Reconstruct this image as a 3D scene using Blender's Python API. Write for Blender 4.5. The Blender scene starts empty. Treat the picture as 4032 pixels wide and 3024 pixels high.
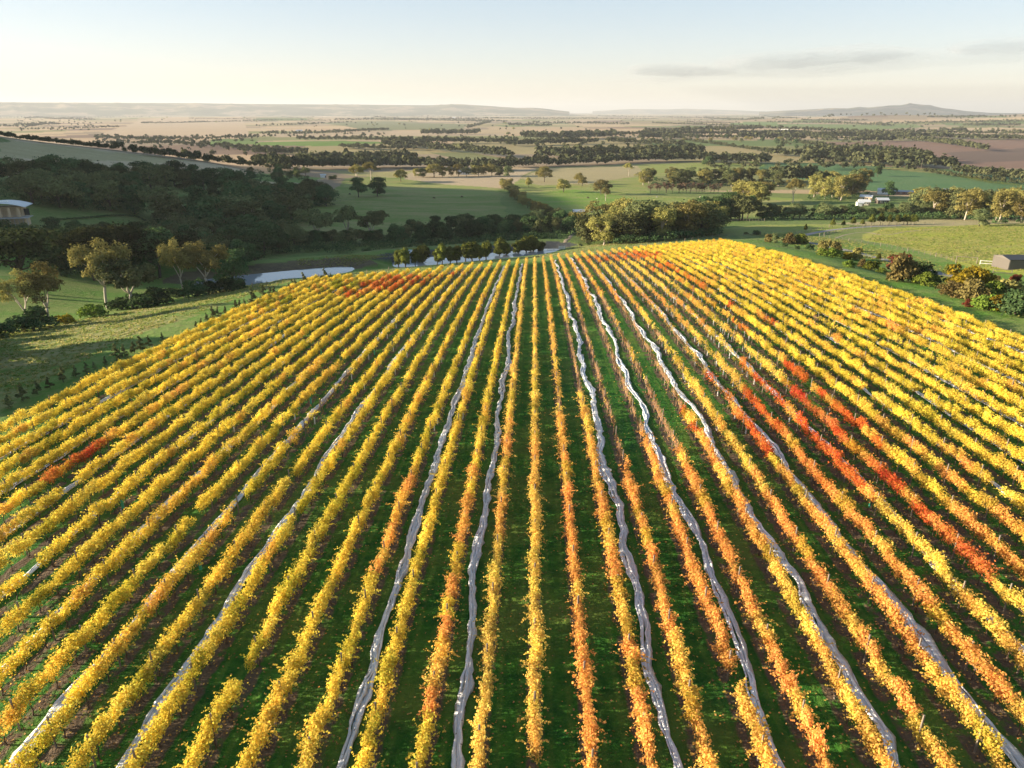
import bpy, math, random
import numpy as np
from mathutils import Vector, Matrix

R = math.radians
SC = bpy.context.scene
COL = SC.collection
rng = np.random.default_rng(11)
random.seed(11)

# ------------------------------------------------------------------ camera
CZ = 70.0                      # eye height above the plain
FPX = 710.0                    # focal length in pixels of a 1024 wide picture
PITCH, YAW = R(21.0), R(1.78)
cam_d = bpy.data.cameras.new("camera")
cam_d.sensor_width = 36.0
cam_d.lens = FPX / 1024.0 * 36.0
cam_d.clip_start, cam_d.clip_end = 1.0, 120000.0
cam = bpy.data.objects.new("camera", cam_d)
COL.objects.link(cam)
cam.location = (0, 0, CZ)
cam.rotation_euler = (R(90) - PITCH, 0, YAW)
SC.camera = cam

# ------------------------------------------------------------------ light
SUN_EL, SUN_AZ = R(12.5), R(-91.0)      # azimuth from +Y, negative = towards -X
world = bpy.data.worlds.new("World")
SC.world = world
world.use_nodes = True
wn = world.node_tree
for n in list(wn.nodes):
    wn.nodes.remove(n)
w_out = wn.nodes.new("ShaderNodeOutputWorld")
w_bg = wn.nodes.new("ShaderNodeBackground")
w_sky = wn.nodes.new("ShaderNodeTexSky")
w_sky.sky_type = 'NISHITA'
w_sky.sun_disc = False
w_sky.sun_elevation = SUN_EL
w_sky.sun_rotation = SUN_AZ
w_sky.altitude = 100
w_sky.air_density = 1.0
w_sky.dust_density = 0.35
w_sky.ozone_density = 2.6
w_bg.inputs["Strength"].default_value = 0.106
w_hs = wn.nodes.new("ShaderNodeHueSaturation")       # the photograph's gentle highlight curve and white balance
w_hs.inputs["Saturation"].default_value = 1.2
w_gm = wn.nodes.new("ShaderNodeGamma"); w_gm.inputs[1].default_value = 0.5
w_tn = wn.nodes.new("ShaderNodeMix"); w_tn.data_type = 'RGBA'; w_tn.blend_type = 'MULTIPLY'; w_tn.inputs[0].default_value = 1.0
w_tn.inputs[7].default_value = (1.04, 0.955, 0.97, 1)
wn.links.new(w_sky.outputs[0], w_hs.inputs["Color"])
wn.links.new(w_hs.outputs[0], w_gm.inputs[0])
wn.links.new(w_gm.outputs[0], w_tn.inputs[6])
wn.links.new(w_tn.outputs[2], w_bg.inputs[0])
wn.links.new(w_bg.outputs[0], w_out.inputs[0])

sun_d = bpy.data.lights.new("sun", 'SUN')
sun_d.energy = 4.4
sun_d.angle = R(0.55)
sun_d.color = (1.0, 0.84, 0.62)
sun = bpy.data.objects.new("sun", sun_d)
COL.objects.link(sun)
sun_dir = Vector((math.sin(SUN_AZ) * math.cos(SUN_EL), math.cos(SUN_AZ) * math.cos(SUN_EL), math.sin(SUN_EL)))
sun.rotation_euler = sun_dir.to_track_quat('Z', 'Y').to_euler()
sun.location = (-200, 0, 200)

SC.view_settings.view_transform = 'Standard'
SC.view_settings.look = 'None'
SC.view_settings.gamma = 1.0
SC.view_settings.use_curve_mapping = False
SC.view_settings.exposure = 2.1
SC.render.engine = 'CYCLES'
SC.cycles.use_denoising = True
SC.cycles.max_bounces = 6
SC.cycles.diffuse_bounces = 4
SC.cycles.glossy_bounces = 2
SC.cycles.transmission_bounces = 3
SC.cycles.transparent_max_bounces = 6
SC.cycles.volume_bounces = 0
SC.cycles.caustics_reflective = False
SC.cycles.caustics_refractive = False

# ------------------------------------------------------------------ small helpers
def tag(o, label=None, cat=None, group=None, kind=None):
    if label: o["label"] = label
    if cat: o["category"] = cat
    if group: o["group"] = group
    if kind: o["kind"] = kind
    return o

def empty(name, loc=(0, 0, 0), rz=0.0, s=1.0):
    o = bpy.data.objects.new(name, None)
    o.empty_display_size = 0.3
    COL.objects.link(o)
    o.location = loc
    o.rotation_euler = (0, 0, rz)
    o.scale = (s, s, s) if not isinstance(s, tuple) else s
    return o

def link(name, mesh, parent=None, loc=None):
    o = bpy.data.objects.new(name, mesh)
    COL.objects.link(o)
    if parent is not None: o.parent = parent
    if loc is not None: o.location = loc
    return o

def build(name, V, F, mats, mi=None, attrs=None, smooth=False, cols=None):
    """mesh from arrays; F is a list of (m,3)/(m,4) int arrays."""
    me = bpy.data.meshes.new(name)
    V = np.asarray(V, np.float32)
    if not isinstance(F, list): F = [F]
    F = [np.asarray(f, np.int32) for f in F if len(f)]
    nl = sum(f.size for f in F); npol = sum(len(f) for f in F)
    me.vertices.add(len(V)); me.vertices.foreach_set("co", V.ravel())
    me.loops.add(nl); me.loops.foreach_set("vertex_index", np.concatenate([f.ravel() for f in F]))
    me.polygons.add(npol)
    tot = np.concatenate([np.full(len(f), f.shape[1], np.int32) for f in F])
    st = np.concatenate([[0], np.cumsum(tot)[:-1]]).astype(np.int32)
    me.polygons.foreach_set("loop_start", st)
    me.polygons.foreach_set("loop_total", tot)
    if mi is not None: me.polygons.foreach_set("material_index", np.asarray(mi, np.int32))
    me.polygons.foreach_set("use_smooth", np.full(npol, smooth, bool))
    for m in (mats if isinstance(mats, (list, tuple)) else [mats]): me.materials.append(m)
    for k, a in (attrs or {}).items():
        at = me.attributes.new(k, 'FLOAT', 'POINT'); at.data.foreach_set("value", np.asarray(a, np.float32))
    for k, a in (cols or {}).items():
        at = me.attributes.new(k, 'FLOAT_COLOR', 'POINT'); at.data.foreach_set("color", np.asarray(a, np.float32).ravel())
    me.update(calc_edges=True)
    return me

class MB:
    """collects boxes, tubes and panels into one mesh"""
    def __init__(s): s.v, s.f3, s.f4, s.n = [], [], [], 0
    def add(s, v, f4=(), f3=()):
        v = np.asarray(v, float)
        if len(f4): s.f4.append(np.asarray(f4, int) + s.n)
        if len(f3): s.f3.append(np.asarray(f3, int) + s.n)
        s.v.append(v); s.n += len(v)
        return s
    def box(s, c, d, rz=0.0):
        c = np.asarray(c, float); d = np.asarray(d, float) / 2
        p = np.array([[x, y, z] for z in (-1, 1) for y in (-1, 1) for x in (-1, 1)], float) * d
        ca, sa = math.cos(rz), math.sin(rz)
        q = p.copy(); q[:, 0] = p[:, 0] * ca - p[:, 1] * sa; q[:, 1] = p[:, 0] * sa + p[:, 1] * ca
        return s.add(q + c, [[0, 2, 3, 1], [4, 5, 7, 6], [0, 1, 5, 4], [2, 6, 7, 3], [0, 4, 6, 2], [1, 3, 7, 5]])
    def tube(s, P, rad, n=5, cap=True):
        P = np.asarray(P, float); m = len(P)
        rad = np.broadcast_to(np.asarray(rad, float), (m,))
        T = np.gradient(P, axis=0); T /= np.linalg.norm(T, axis=1)[:, None] + 1e-9
        ref = np.array([0, 0, 1.0]) if abs(T[0][2]) < .9 else np.array([1.0, 0, 0])
        A = np.cross(T, ref); A /= np.linalg.norm(A, axis=1)[:, None] + 1e-9
        B = np.cross(T, A)
        an = np.linspace(0, 2 * np.pi, n, endpoint=False)
        V = (P[:, None] + rad[:, None, None] * (np.cos(an)[None, :, None] * A[:, None] + np.sin(an)[None, :, None] * B[:, None])).reshape(-1, 3)
        i = np.arange(m - 1)[:, None] * n; j = np.arange(n)[None]; j2 = (j + 1) % n
        F = np.stack([i + j, i + j2, i + n + j2, i + n + j], -1).reshape(-1, 4)
        s.add(V, F)
        if cap and n >= 3:
            b = s.n - len(V)
            s.f3.append(np.array([[b, b + k + 1, b + k] for k in range(1, n - 1)]))
            e = b + (m - 1) * n
            s.f3.append(np.array([[e, e + k, e + k + 1] for k in range(1, n - 1)]))
        return s
    def mesh(s, name, mats, smooth=False):
        F = []
        if s.f4: F.append(np.concatenate(s.f4))
        if s.f3: F.append(np.concatenate(s.f3))
        return build(name, np.concatenate(s.v), F, mats, smooth=smooth)
    def obj(s, name, mats, parent=None, smooth=False):
        return link(name, s.mesh(name, mats, smooth), parent)

# ------------------------------------------------------------------ materials
def newmat(name):
    m = bpy.data.materials.new(name); m.use_nodes = True
    nt = m.node_tree
    for n in list(nt.nodes): nt.nodes.remove(n)
    out = nt.nodes.new("ShaderNodeOutputMaterial")
    return m, nt, out

def N(nt, typ, **kw):
    n = nt.nodes.new(typ)
    for k, v in kw.items():
        if k.startswith("i_"): n.inputs[k[2:].replace("_", " ")].default_value = v
        else: setattr(n, k, v)
    return n

def L(nt, a, b): nt.links.new(a, b)

def mixc(nt, fac, a, b, mode='MIX'):
    n = nt.nodes.new("ShaderNodeMix"); n.data_type = 'RGBA'; n.blend_type = mode
    for sock, v in ((n.inputs[0], fac), (n.inputs[6], a), (n.inputs[7], b)):
        if hasattr(v, "is_linked"): nt.links.new(v, sock)
        else: sock.default_value = v if not isinstance(v, tuple) or len(v) == 4 else (*v, 1)
    return n.outputs[2]

def noise(nt, vec, scale, detail=4, rough=.55):
    n = nt.nodes.new("ShaderNodeTexNoise")
    n.inputs["Scale"].default_value = scale; n.inputs["Detail"].default_value = detail; n.inputs["Roughness"].default_value = rough
    if vec is not None: nt.links.new(vec, n.inputs["Vector"])
    return n.outputs[0]

def ramp(nt, fac, stops):
    n = nt.nodes.new("ShaderNodeValToRGB")
    el = n.color_ramp.elements
    while len(el) < len(stops): el.new(0.5)
    for e, (p, c) in zip(el, stops):
        e.position = p; e.color = (*c, 1) if len(c) == 3 else c
    nt.links.new(fac, n.inputs[0])
    return n.outputs[0]

def maprange(nt, v, a, b, c=0., d=1.):
    n = nt.nodes.new("ShaderNodeMapRange")
    n.inputs[1].default_value, n.inputs[2].default_value, n.inputs[3].default_value, n.inputs[4].default_value = a, b, c, d
    nt.links.new(v, n.inputs[0])
    return n.outputs[0]

def mth(nt, op, a, b=None):
    n = nt.nodes.new("ShaderNodeMath"); n.operation = op
    for s, v in ((n.inputs[0], a), (n.inputs[1], b)):
        if v is None: continue
        if hasattr(v, "is_linked"): nt.links.new(v, s)
        else: s.default_value = v
    return n.outputs[0]

def simple(name, col, rough=.8, var=.12, scale=3.0, metal=0.0, spec=.3):
    m, nt, out = newmat(name)
    tc = N(nt, "ShaderNodeTexCoord")
    f = noise(nt, tc.outputs["Object"], scale)
    c = mixc(nt, f, tuple(x * (1 - var) for x in col), tuple(min(1, x * (1 + var)) for x in col))
    p = N(nt, "ShaderNodeBsdfPrincipled")
    p.inputs["Roughness"].default_value = rough; p.inputs["Metallic"].default_value = metal
    p.inputs["Specular IOR Level"].default_value = spec
    L(nt, c, p.inputs["Base Color"]); L(nt, p.outputs[0], out.inputs[0])
    return m

def leafmat(name, dark, light, trans=.25, objcol=False, hue=.0, tip=None):
    """foliage: leaf-to-leaf colour from the rnd attribute, tree-to-tree from the object's random"""
    m, nt, out = newmat(name)
    at = N(nt, "ShaderNodeAttribute", attribute_name="rnd")
    oi = N(nt, "ShaderNodeObjectInfo")
    if objcol:
        # rnd shifts each leaf of a vine towards a darker, redder or greener neighbour colour
        base = oi.outputs["Color"]
        c = mixc(nt, ramp(nt, at.outputs["Fac"], [(0, (.5,) * 3), (.2, (.24,) * 3), (.45, (0,) * 3), (1, (0,) * 3)]), base, (.44, .13, .03, 1))
        c = mixc(nt, ramp(nt, at.outputs["Fac"], [(0, (0,) * 3), (.6, (0,) * 3), (.82, (.2,) * 3), (1, (.75,) * 3)]), c, (.34, .34, .03, 1))
        hs = N(nt, "ShaderNodeHueSaturation"); L(nt, c, hs.inputs["Color"])
        L(nt, maprange(nt, oi.outputs["Random"], 0, 1, .85, 1.12), hs.inputs["Value"])
        c = hs.outputs[0]
    else:
        c = mixc(nt, at.outputs["Fac"], dark, light)
        hs = N(nt, "ShaderNodeHueSaturation"); L(nt, c, hs.inputs["Color"])
        L(nt, maprange(nt, oi.outputs["Random"], 0, 1, .6, 1.4), hs.inputs["Value"])
        L(nt, maprange(nt, oi.outputs["Random"], 0, 1, .5 - hue, .5 + hue), hs.inputs["Hue"])
        c = hs.outputs[0]
    d = N(nt, "ShaderNodeBsdfDiffuse"); t = N(nt, "ShaderNodeBsdfTranslucent")
    L(nt, c, d.inputs[0]); L(nt, c, t.inputs[0])
    mx = N(nt, "ShaderNodeMixShader"); mx.inputs[0].default_value = trans
    L(nt, d.outputs[0], mx.inputs[1]); L(nt, t.outputs[0], mx.inputs[2])
    L(nt, mx.outputs[0], out.inputs[0])
    return m

M = {}
M['vine'] = leafmat("vine_leaf", None, None, trans=.42, objcol=True)
M['cane'] = simple("vine_wood", (.10, .065, .045), .9)
M['cane_dry'] = simple("dry_cane", (.27, .155, .085), .9)
M['gum'] = leafmat("gum_leaf", (.12, .115, .034), (.33, .285, .09), trans=.2, hue=.015)
M['gum_dark'] = leafmat("dark_gum_leaf", (.046, .066, .028), (.17, .18, .07), trans=.12, hue=.02)
M['dark'] = leafmat("dark_leaf", (.020, .046, .019), (.088, .13, .046), trans=.1, hue=.02)
M['pine'] = leafmat("pine_needle", (.016, .026, .011), (.075, .085, .028), trans=.1, hue=.01)
M['cypress'] = leafmat("cypress_spray", (.04, .052, .012), (.15, .16, .03), trans=.12, hue=.01)
M['bush'] = leafmat("bush_leaf", (.055, .085, .015), (.19, .23, .035), trans=.2, hue=.03)
M['bush_tan'] = leafmat("dry_bush_leaf", (.12, .105, .032), (.25, .205, .07), trans=.2, hue=.02)
M['bush_yellow'] = leafmat("yellow_bush_leaf", (.13, .11, .012), (.33, .25, .02), trans=.25, hue=.02)
M['bush_red'] = leafmat("red_shrub_leaf", (.10, .022, .014), (.19, .05, .028), trans=.25)
M['twig'] = leafmat("bare_twig", (.10, .065, .045), (.2, .13, .085), trans=.05)
M['far'] = leafmat("far_leaf", (.020, .028, .015), (.075, .078, .036), trans=.08)
M['bark'] = simple("gum_bark", (.42, .36, .29), .85, .25, 1.5)
M['bark_dark'] = simple("dark_bark", (.07, .055, .042), .9, .3, 2)
M['timber'] = simple("weathered_timber", (.19, .155, .12), .9, .3, 4)
M['timber_dark'] = simple("dark_post_timber", (.085, .07, .058), .9, .3, 4)
M['white'] = simple("white_paint", (.78, .77, .74), .6, .06)
M['guard'] = simple("vine_guard_card", (.74, .73, .70), .7, .08)
M['guard_green'] = simple("green_guard_plastic", (.07, .42, .26), .5, .08)
M['wire'] = simple("fence_wire", (.25, .25, .25), .5, .05, metal=.6)
M['shed_wall'] = simple("shed_cladding", (.13, .115, .10), .6, .08)
M['shed_roof'] = simple("shed_roof_sheet", (.045, .05, .06), .75, .1, spec=.12)
M['roof_pale'] = simple("pale_metal_roof", (.50, .51, .51), .4, .1)
M['stone_wall'] = simple("sandstone", (.48, .36, .23), .85, .18, 1.5)
M['cream'] = simple("cream_wall", (.52, .48, .38), .8, .06)
M['dark_glass'] = simple("window_glass", (.03, .035, .04), .15, .1, spec=.6)
M['deck'] = simple("grey_deck", (.33, .32, .31), .8, .1)
M['red'] = simple("red_paint", (.35, .05, .03), .5, .1)
M['tyre'] = simple("tyre_rubber", (.02, .02, .02), .9, .1)
M['hide'] = simple("brown_hide", (.10, .06, .04), .9, .1)
M['fleece'] = simple("pale_hide", (.55, .48, .38), .9, .1)
M['black'] = simple("black_feather", (.015, .015, .017), .7, .1)

# bird net: folded white mesh fabric, a little light passes through
def netmat():
    m, nt, out = newmat("bird_net_mesh")
    at = N(nt, "ShaderNodeAttribute", attribute_name="rnd")
    tc = N(nt, "ShaderNodeTexCoord")
    f = noise(nt, tc.outputs["Object"], 1.6, 5, .7)
    mp = N(nt, "ShaderNodeMapping"); mp.inputs["Scale"].default_value = (22, 1.1, 22); L(nt, tc.outputs["Object"], mp.inputs[0])
    g = noise(nt, mp.outputs[0], 1.0, 4, .65)
    fac = mth(nt, 'MULTIPLY', maprange(nt, g, .36, .6), maprange(nt, f, .3, .55, .6, 1))
    c = mixc(nt, fac, (.66, .70, .73, 1), (.96, .97, .98, 1))  # fold shade put into the colour: low creases greyer than the ridges
    sp_ = noise(nt, tc.outputs["Object"], 4.5, 2, .5)
    c = mixc(nt, maprange(nt, sp_, .70, .74), c, (.16, .10, .07, 1))       # dead leaves caught in the mesh
    d = N(nt, "ShaderNodeBsdfDiffuse"); t = N(nt, "ShaderNodeBsdfTranslucent"); tr = N(nt, "ShaderNodeBsdfTransparent")
    L(nt, c, d.inputs[0]); L(nt, c, t.inputs[0])
    bp = N(nt, "ShaderNodeBump"); bp.inputs["Strength"].default_value = .7; bp.inputs["Distance"].default_value = .08
    L(nt, g, bp.inputs["Height"]); L(nt, bp.outputs[0], d.inputs["Normal"])
    mx = N(nt, "ShaderNodeMixShader"); mx.inputs[0].default_value = .08
    L(nt, d.outputs[0], mx.inputs[1]); L(nt, t.outputs[0], mx.inputs[2])
    m2 = N(nt, "ShaderNodeMixShader")
    L(nt, maprange(nt, at.outputs["Fac"], 0, 1, .0, .45), m2.inputs[0])
    L(nt, mx.outputs[0], m2.inputs[1]); L(nt, tr.outputs[0], m2.inputs[2])
    L(nt, m2.outputs[0], out.inputs[0])
    return m
M['net'] = netmat()

def watermat(name, col):
    m, nt, out = newmat(name)
    p = N(nt, "ShaderNodeBsdfPrincipled")
    p.inputs["Base Color"].default_value = (*col, 1); p.inputs["Roughness"].default_value = .04
    p.inputs["IOR"].default_value = 1.33; p.inputs["Specular IOR Level"].default_value = 1.0
    g = N(nt, "ShaderNodeNewGeometry")
    b = N(nt, "ShaderNodeBump"); b.inputs["Strength"].default_value = .02; b.inputs["Distance"].default_value = .2
    L(nt, noise(nt, g.outputs["Position"], .8, 3), b.inputs["Height"]); L(nt, b.outputs[0], p.inputs["Normal"])
    L(nt, p.outputs[0], out.inputs[0])
    return m
M['water'] = watermat("pond_water", (.27, .29, .30))

# ------------------------------------------------------------------ geometry of the place
# a point of the photograph (on a 2212 wide copy) gives a line of sight; where that line meets the ground is where a thing stands
cy, sy_, cp, sp = math.cos(YAW), math.sin(YAW), math.cos(PITCH), math.sin(PITCH)
def sight(px, py):
    u = (np.asarray(px, float) * 1024 / 2212 - 512) / FPX
    v = (np.asarray(py, float) * 1024 / 2212 - 384) / FPX
    fw = cp - v * sp; dn = sp + v * cp            # forward, down for unit depth
    return np.stack([u * cy - fw * sy_, u * sy_ + fw * cy, -dn], -1)

ROW0, DX = 0.3, 2.75
KL, KR = -21, 25
def zvine(x, y):
    """vineyard ground: a convex slope that also rises to the right"""
    x = np.asarray(x, float); y = np.asarray(y, float)
    xr = np.maximum(x, 0)
    r = -.0122 * y * ((xr * xr + 9) ** .35 - 9 ** .35) / 36 ** .7
    return CZ - (28.45 + 1.2 + .0233 * y + .00022 * y * y - .015 * x + r)

def on_vines(px, py, up=1.2):
    d = sight(px, py); t = np.full(np.shape(px), 20.0)
    lo, hi = np.full(np.shape(px), 5.0), np.full(np.shape(px), 330.0)
    # first crossing by marching
    ts = np.linspace(15, 330, 800)
    P = d[..., None, :] * ts[:, None]
    h = CZ + P[..., 2] - (zvine(P[..., 0], P[..., 1]) + up)
    i = np.argmax(h < 0, axis=-1)
    i = np.where((h < 0).any(-1), i, np.argmin(h, -1))
    t = ts[i]
    return d * t[..., None]

_end = np.array([(1280, 1100), (1377, 1088), (1488, 1080), (1604, 1072), (1705, 1064), (1774, 1053), (1876, 1045), (1975, 1035),
                 (2044, 1027), (2107, 1018), (2201, 1007), (2295, 998), (2421, 987), (2513, 975), (2650, 962), (2845, 947)], float) / 4032 * 2212
_e = on_vines(_end[:, 0], _end[:, 1], 1.0)
_o = np.argsort(_e[:, 0])
ENDX, ENDY = _e[_o, 0], _e[_o, 1]
ENDY = np.convolve(np.pad(ENDY, 2, mode='edge'), np.ones(5) / 5, 'valid')
def yend(x): return np.interp(x, ENDX, ENDY)
XL, XR = ROW0 + DX * KL, ROW0 + DX * KR

# ground heights away from the vines: (px, py, drop below the eye)
CP = [(0, 800, 36.5), (0, 735, 41), (40, 715, 43), (235, 668, 47), (100, 650, 47), (400, 640, 50), (540, 617, 51), (250, 600, 50),
      (600, 600, 54.5), (450, 618, 54), (760, 580, 55), (1000, 562, 55.5), (1180, 546, 54.5), (700, 557, 57), (900, 542, 57.5),
      (350, 505, 54), (60, 485, 43), (0, 510, 42), (250, 470, 47), (0, 420, 36), (600, 420, 57), (430, 392, 49), (340, 362, 38),
      (700, 382, 60), (120, 335, 29), (0, 296, 18.5), (220, 321, 29), (440, 349, 42.5), (560, 372, 53), (640, 480, 58.5),
      (880, 490, 61), (880, 440, 62.5), (780, 415, 62.5), (1050, 400, 63), (1000, 470, 62), (660, 440, 59.5), (1150, 480, 61),
      (1210, 413, 63), (1300, 527, 53), (1400, 515, 52), (1250, 540, 52.5), (1520, 505, 51.5), (1600, 495, 51), (1700, 495, 50.5),
      (1560, 470, 57), (1400, 470, 60), (1850, 487, 50), (2000, 480, 49.5), (2200, 478, 49), (2050, 540, 44), (1900, 560, 42.5),
      (2190, 580, 40.5), (2212, 640, 38), (1990, 600, 41.5), (1750, 540, 46), (1750, 470, 57), (1900, 462, 57.5), (2100, 470, 56.5),
      (1850, 440, 60), (1450, 440, 62), (1650, 440, 62), (2000, 402, 62.5), (1700, 385, 64), (1400, 380, 64), (2150, 430, 61)]
_c = np.array(CP); _d = sight(_c[:, 0], _c[:, 1]); _t = _c[:, 2] / -_d[:, 2]
pts = [(_d[i, 0] * _t[i], _d[i, 1] * _t[i], CZ - _c[i, 2]) for i in range(len(_c))]
for xx in np.linspace(XL, XR, 6):
    for yy in np.linspace(0, 1, 6):
        y_ = -30 + yy * (float(yend(xx)) + 30)
        pts.append((xx, y_, float(zvine(xx, y_))))
pts += [(-700, 130, 100), (-700, 190, 138), (-690, 265, 165), (-700, 400, 172), (-710, 520, 170), (-720, 620, 156), (-740, 720, 80), (-640, 830, 20), (-495, 679, 43), (-475, 690, 38), (-560, 760, 32), (-540, 640, 62), (-454, 700, 33), (-415, 712, 30), (-900, 400, 95),
        (-900, 700, 60), (-520, 340, 88), (-520, 460, 94), (-400, 200, 50), (-400, 60, 42), (-300, -100, 40), (-700, -100, 60), (0, -150, 41), (200, -100, 40),
        (300, 60, 38), (400, 250, 26), (500, 450, 14), (-600, 1000, 8), (-300, 1000, 5), (0, 1000, 5), (300, 950, 5), (600, 900, 5), (900, 500, 6),
        (-1200, 700, 30), (-1200, 200, 50), (-1200, 1200, 5), (0, -600, 40), (-900, -500, 40), (900, -300, 30), (700, 0, 30), (-500, 1300, 4), (200, 1300, 4), (800, 1200, 4)]
pts = np.array(pts)
def _k(r2): return np.where(r2 > 0, .5 * r2 * np.log(np.maximum(r2, 1e-12)), 0)
_s = 300.0
_A = pts[:, :2] / _s
_n = len(pts)
_K = _k(((_A[:, None] - _A[None]) ** 2).sum(-1)) + np.eye(_n) * 2e-4
_Pm = np.c_[np.ones(_n), _A]
_sol = np.linalg.solve(np.block([[_K, _Pm], [_Pm.T, np.zeros((3, 3))]]), np.r_[pts[:, 2], 0, 0, 0])
def ztps(x, y):
    sh = np.shape(x); X = np.stack([np.ravel(x), np.ravel(y)], -1) / _s
    out = np.empty(len(X))
    for a in range(0, len(X), 40000):
        b = X[a:a + 40000]
        out[a:a + 40000] = _k(((b[:, None] - _A[None]) ** 2).sum(-1)) @ _sol[:_n] + np.c_[np.ones(len(b)), b] @ _sol[_n:]
    return out.reshape(sh)
def sst(a, b, v):
    t = np.clip((v - a) / (b - a), 0, 1); return t * t * (3 - 2 * t)
def zfar(x, y):
    r = np.hypot(x, y)
    z = 4 - 6 * sst(1500, 8000, r)
    z = z + 2.2 * np.sin(x / 310 + 1.3 * np.sin(y / 470)) * np.sin(y / 390 + .7) * sst(900, 2000, r)
    # rolling rises in the right distance and low swells on the left
    for (gx, gy, h, sx, sy2) in ((3300, 4300, 60, 900, 500), (2300, 5200, 42, 900, 420), (2900, 2700, 34, 500, 420), (4200, 5600, 70, 1200, 600),
                                 (-2500, 6500, 25, 2500, 800), (700, 2600, 7, 500, 160), (-420, 1500, 8, 260, 120)):
        z = z + h * np.exp(-((x - gx) / sx) ** 2 - ((y - gy) / sy2) ** 2)
    return z
def inpoly(x, y, P):
    x = np.asarray(x); y = np.asarray(y); c = np.zeros(np.shape(x), bool)
    j = len(P) - 1
    for i in range(len(P)):
        xi, yi = P[i][:2]; xj, yj = P[j][:2]
        if yi != yj:
            c ^= ((yi > y) != (yj > y)) & (x < (xj - xi) * (y - yi) / (yj - yi) + xi)
        j = i
    return c
def dpoly(x, y, P):
    """distance to the outline of polygon P"""
    x = np.asarray(x, float); y = np.asarray(y, float); best = np.full(np.shape(x), 1e18)
    for i in range(len(P)):
        x0, y0 = P[i - 1][:2]; x1, y1 = P[i][:2]
        dx, dy = x1 - x0, y1 - y0
        t = np.clip(((x - x0) * dx + (y - y0) * dy) / (dx * dx + dy * dy + 1e-9), 0, 1)
        best = np.minimum(best, (x - x0 - t * dx) ** 2 + (y - y0 - t * dy) ** 2)
    return np.sqrt(best)
def zbase(x, y):
    x = np.asarray(x, float); y = np.asarray(y, float)
    r = np.hypot(x, y)
    w = sst(1050, 1500, r)
    zt = np.where(w < 1, ztps(np.clip(x, -1600, 1600), np.clip(y, -1600, 1600)), 0)
    zt = np.where(r > 380, np.maximum(zt, 1.0), zt)
    z = zt * (1 - w) + zfar(x, y) * w
    d = np.maximum(np.maximum(XL - 2 - x, x - XR - 2), np.maximum(y - yend(x) - 4, -35 - y))
    wv = 1 - sst(0, 26, d)
    return np.where(wv > 0, zvine(x, y) * wv + z * (1 - wv), z)
PONDS = []
def zg(x, y):
    z = zbase(x, y)
    for (P, lvl, far) in PONDS:
        c = P.mean(0)
        near = np.hypot(x - c[0], y - c[1]) < 130
        if not near.any(): continue
        ins = inpoly(x, y, P); d = dpoly(x, y, P)
        bank = lvl + np.minimum(d * .2, 1.7)
        behind = y > far(x)
        z = np.where(near & ~ins & behind & (d < 26), np.maximum(z, np.minimum(bank, lvl + 1.7 - np.clip(d - 13, 0, 13) * .14)), z)
        z = np.where(near & ~ins & ~behind & (d < 12), np.maximum(np.minimum(z, lvl + .15 + d * .28), lvl + .1), z)
        z = np.where(ins, lvl - np.minimum(.15 + d * .3, 1.2), z)
    for (P, lvl, far) in PONDS:
        c = P.mean(0); near = np.hypot(x - c[0], y - c[1]) < 130
        if near.any():
            ins = near & inpoly(x, y, P)
            if ins.any(): z = np.where(ins, lvl - np.minimum(.15 + dpoly(x, y, P) * .3, 1.2), z)
    return z

TS = np.concatenate([np.linspace(15, 1200, 1500), np.geomspace(1205, 60000, 700)])
def G(px, py, up=0.0):
    """where the line of sight through a photo point meets the ground"""
    d = np.atleast_2d(sight(px, py))
    out = np.zeros((len(d), 3))
    for i, v in enumerate(d):
        P = v * TS[:, None]
        h = CZ + P[:, 2] - zg(P[:, 0], P[:, 1]) - up
        j = int(np.argmax(h < 0)) if (h < 0).any() else len(TS) - 1
        j = max(j, 1)
        a, b = TS[j - 1], TS[j]; ha, hb = h[j - 1], h[j]
        t = a + (b - a) * (ha / (ha - hb)) if ha > 0 >= hb else b
        q = v * t
        out[i] = (q[0], q[1], float(zg(q[0], q[1])))
    return out if np.ndim(px) else out[0]
def gz(x, y): return float(zg(np.array([x]), np.array([y]))[0])

def make_pond(name, pix, at, label, lift=0.0):
    lvl = G(*at)[2] + lift
    pp = np.array(pix, float); d = sight(pp[:, 0], pp[:, 1])
    t = (lvl - CZ) / d[:, 2]
    P = d[:, :2] * t[:, None]
    # round the outline
    for _ in range(2):
        P = np.stack([P * .75 + np.roll(P, -1, 0) * .25, P * .25 + np.roll(P, -1, 0) * .75], 1).reshape(-1, 2)
    o = np.argsort(P[:, 0])
    A = np.polyfit(P[:, 0], P[:, 1], 1)
    PONDS.append((P, lvl, lambda x, A=A: A[0] * x + A[1]))
    n = len(P)
    V = np.c_[P, np.full(n, lvl)]; c = V.mean(0)
    grow = V.copy(); grow[:, :2] = c[:2] + (V[:, :2] - c[:2]) * 1.02
    me = build(name, np.r_[grow, c[None]], [np.array([[i, (i + 1) % n, n] for i in range(n)])], M['water'])
    ob = link(name, me); tag(ob, label, None, None, 'structure')
    return ob
make_pond("pond", [(420, 606), (520, 595), (610, 586), (700, 578), (752, 575.5), (768, 580), (752, 590), (690, 599), (610, 608), (540, 618), (440, 636), (415, 620)], (600, 600),
          "long pond of pale sky coloured water behind the left end of the vineyard", .45)
make_pond("pond", [(843, 572), (852, 562), (900, 557), (980, 552), (1060, 546), (1130, 541), (1190, 536), (1215, 538), (1185, 549), (1090, 559), (1000, 567), (920, 576), (862, 581)], (1000, 564),
          "narrow pond behind the clipped upright cypresses")

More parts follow.
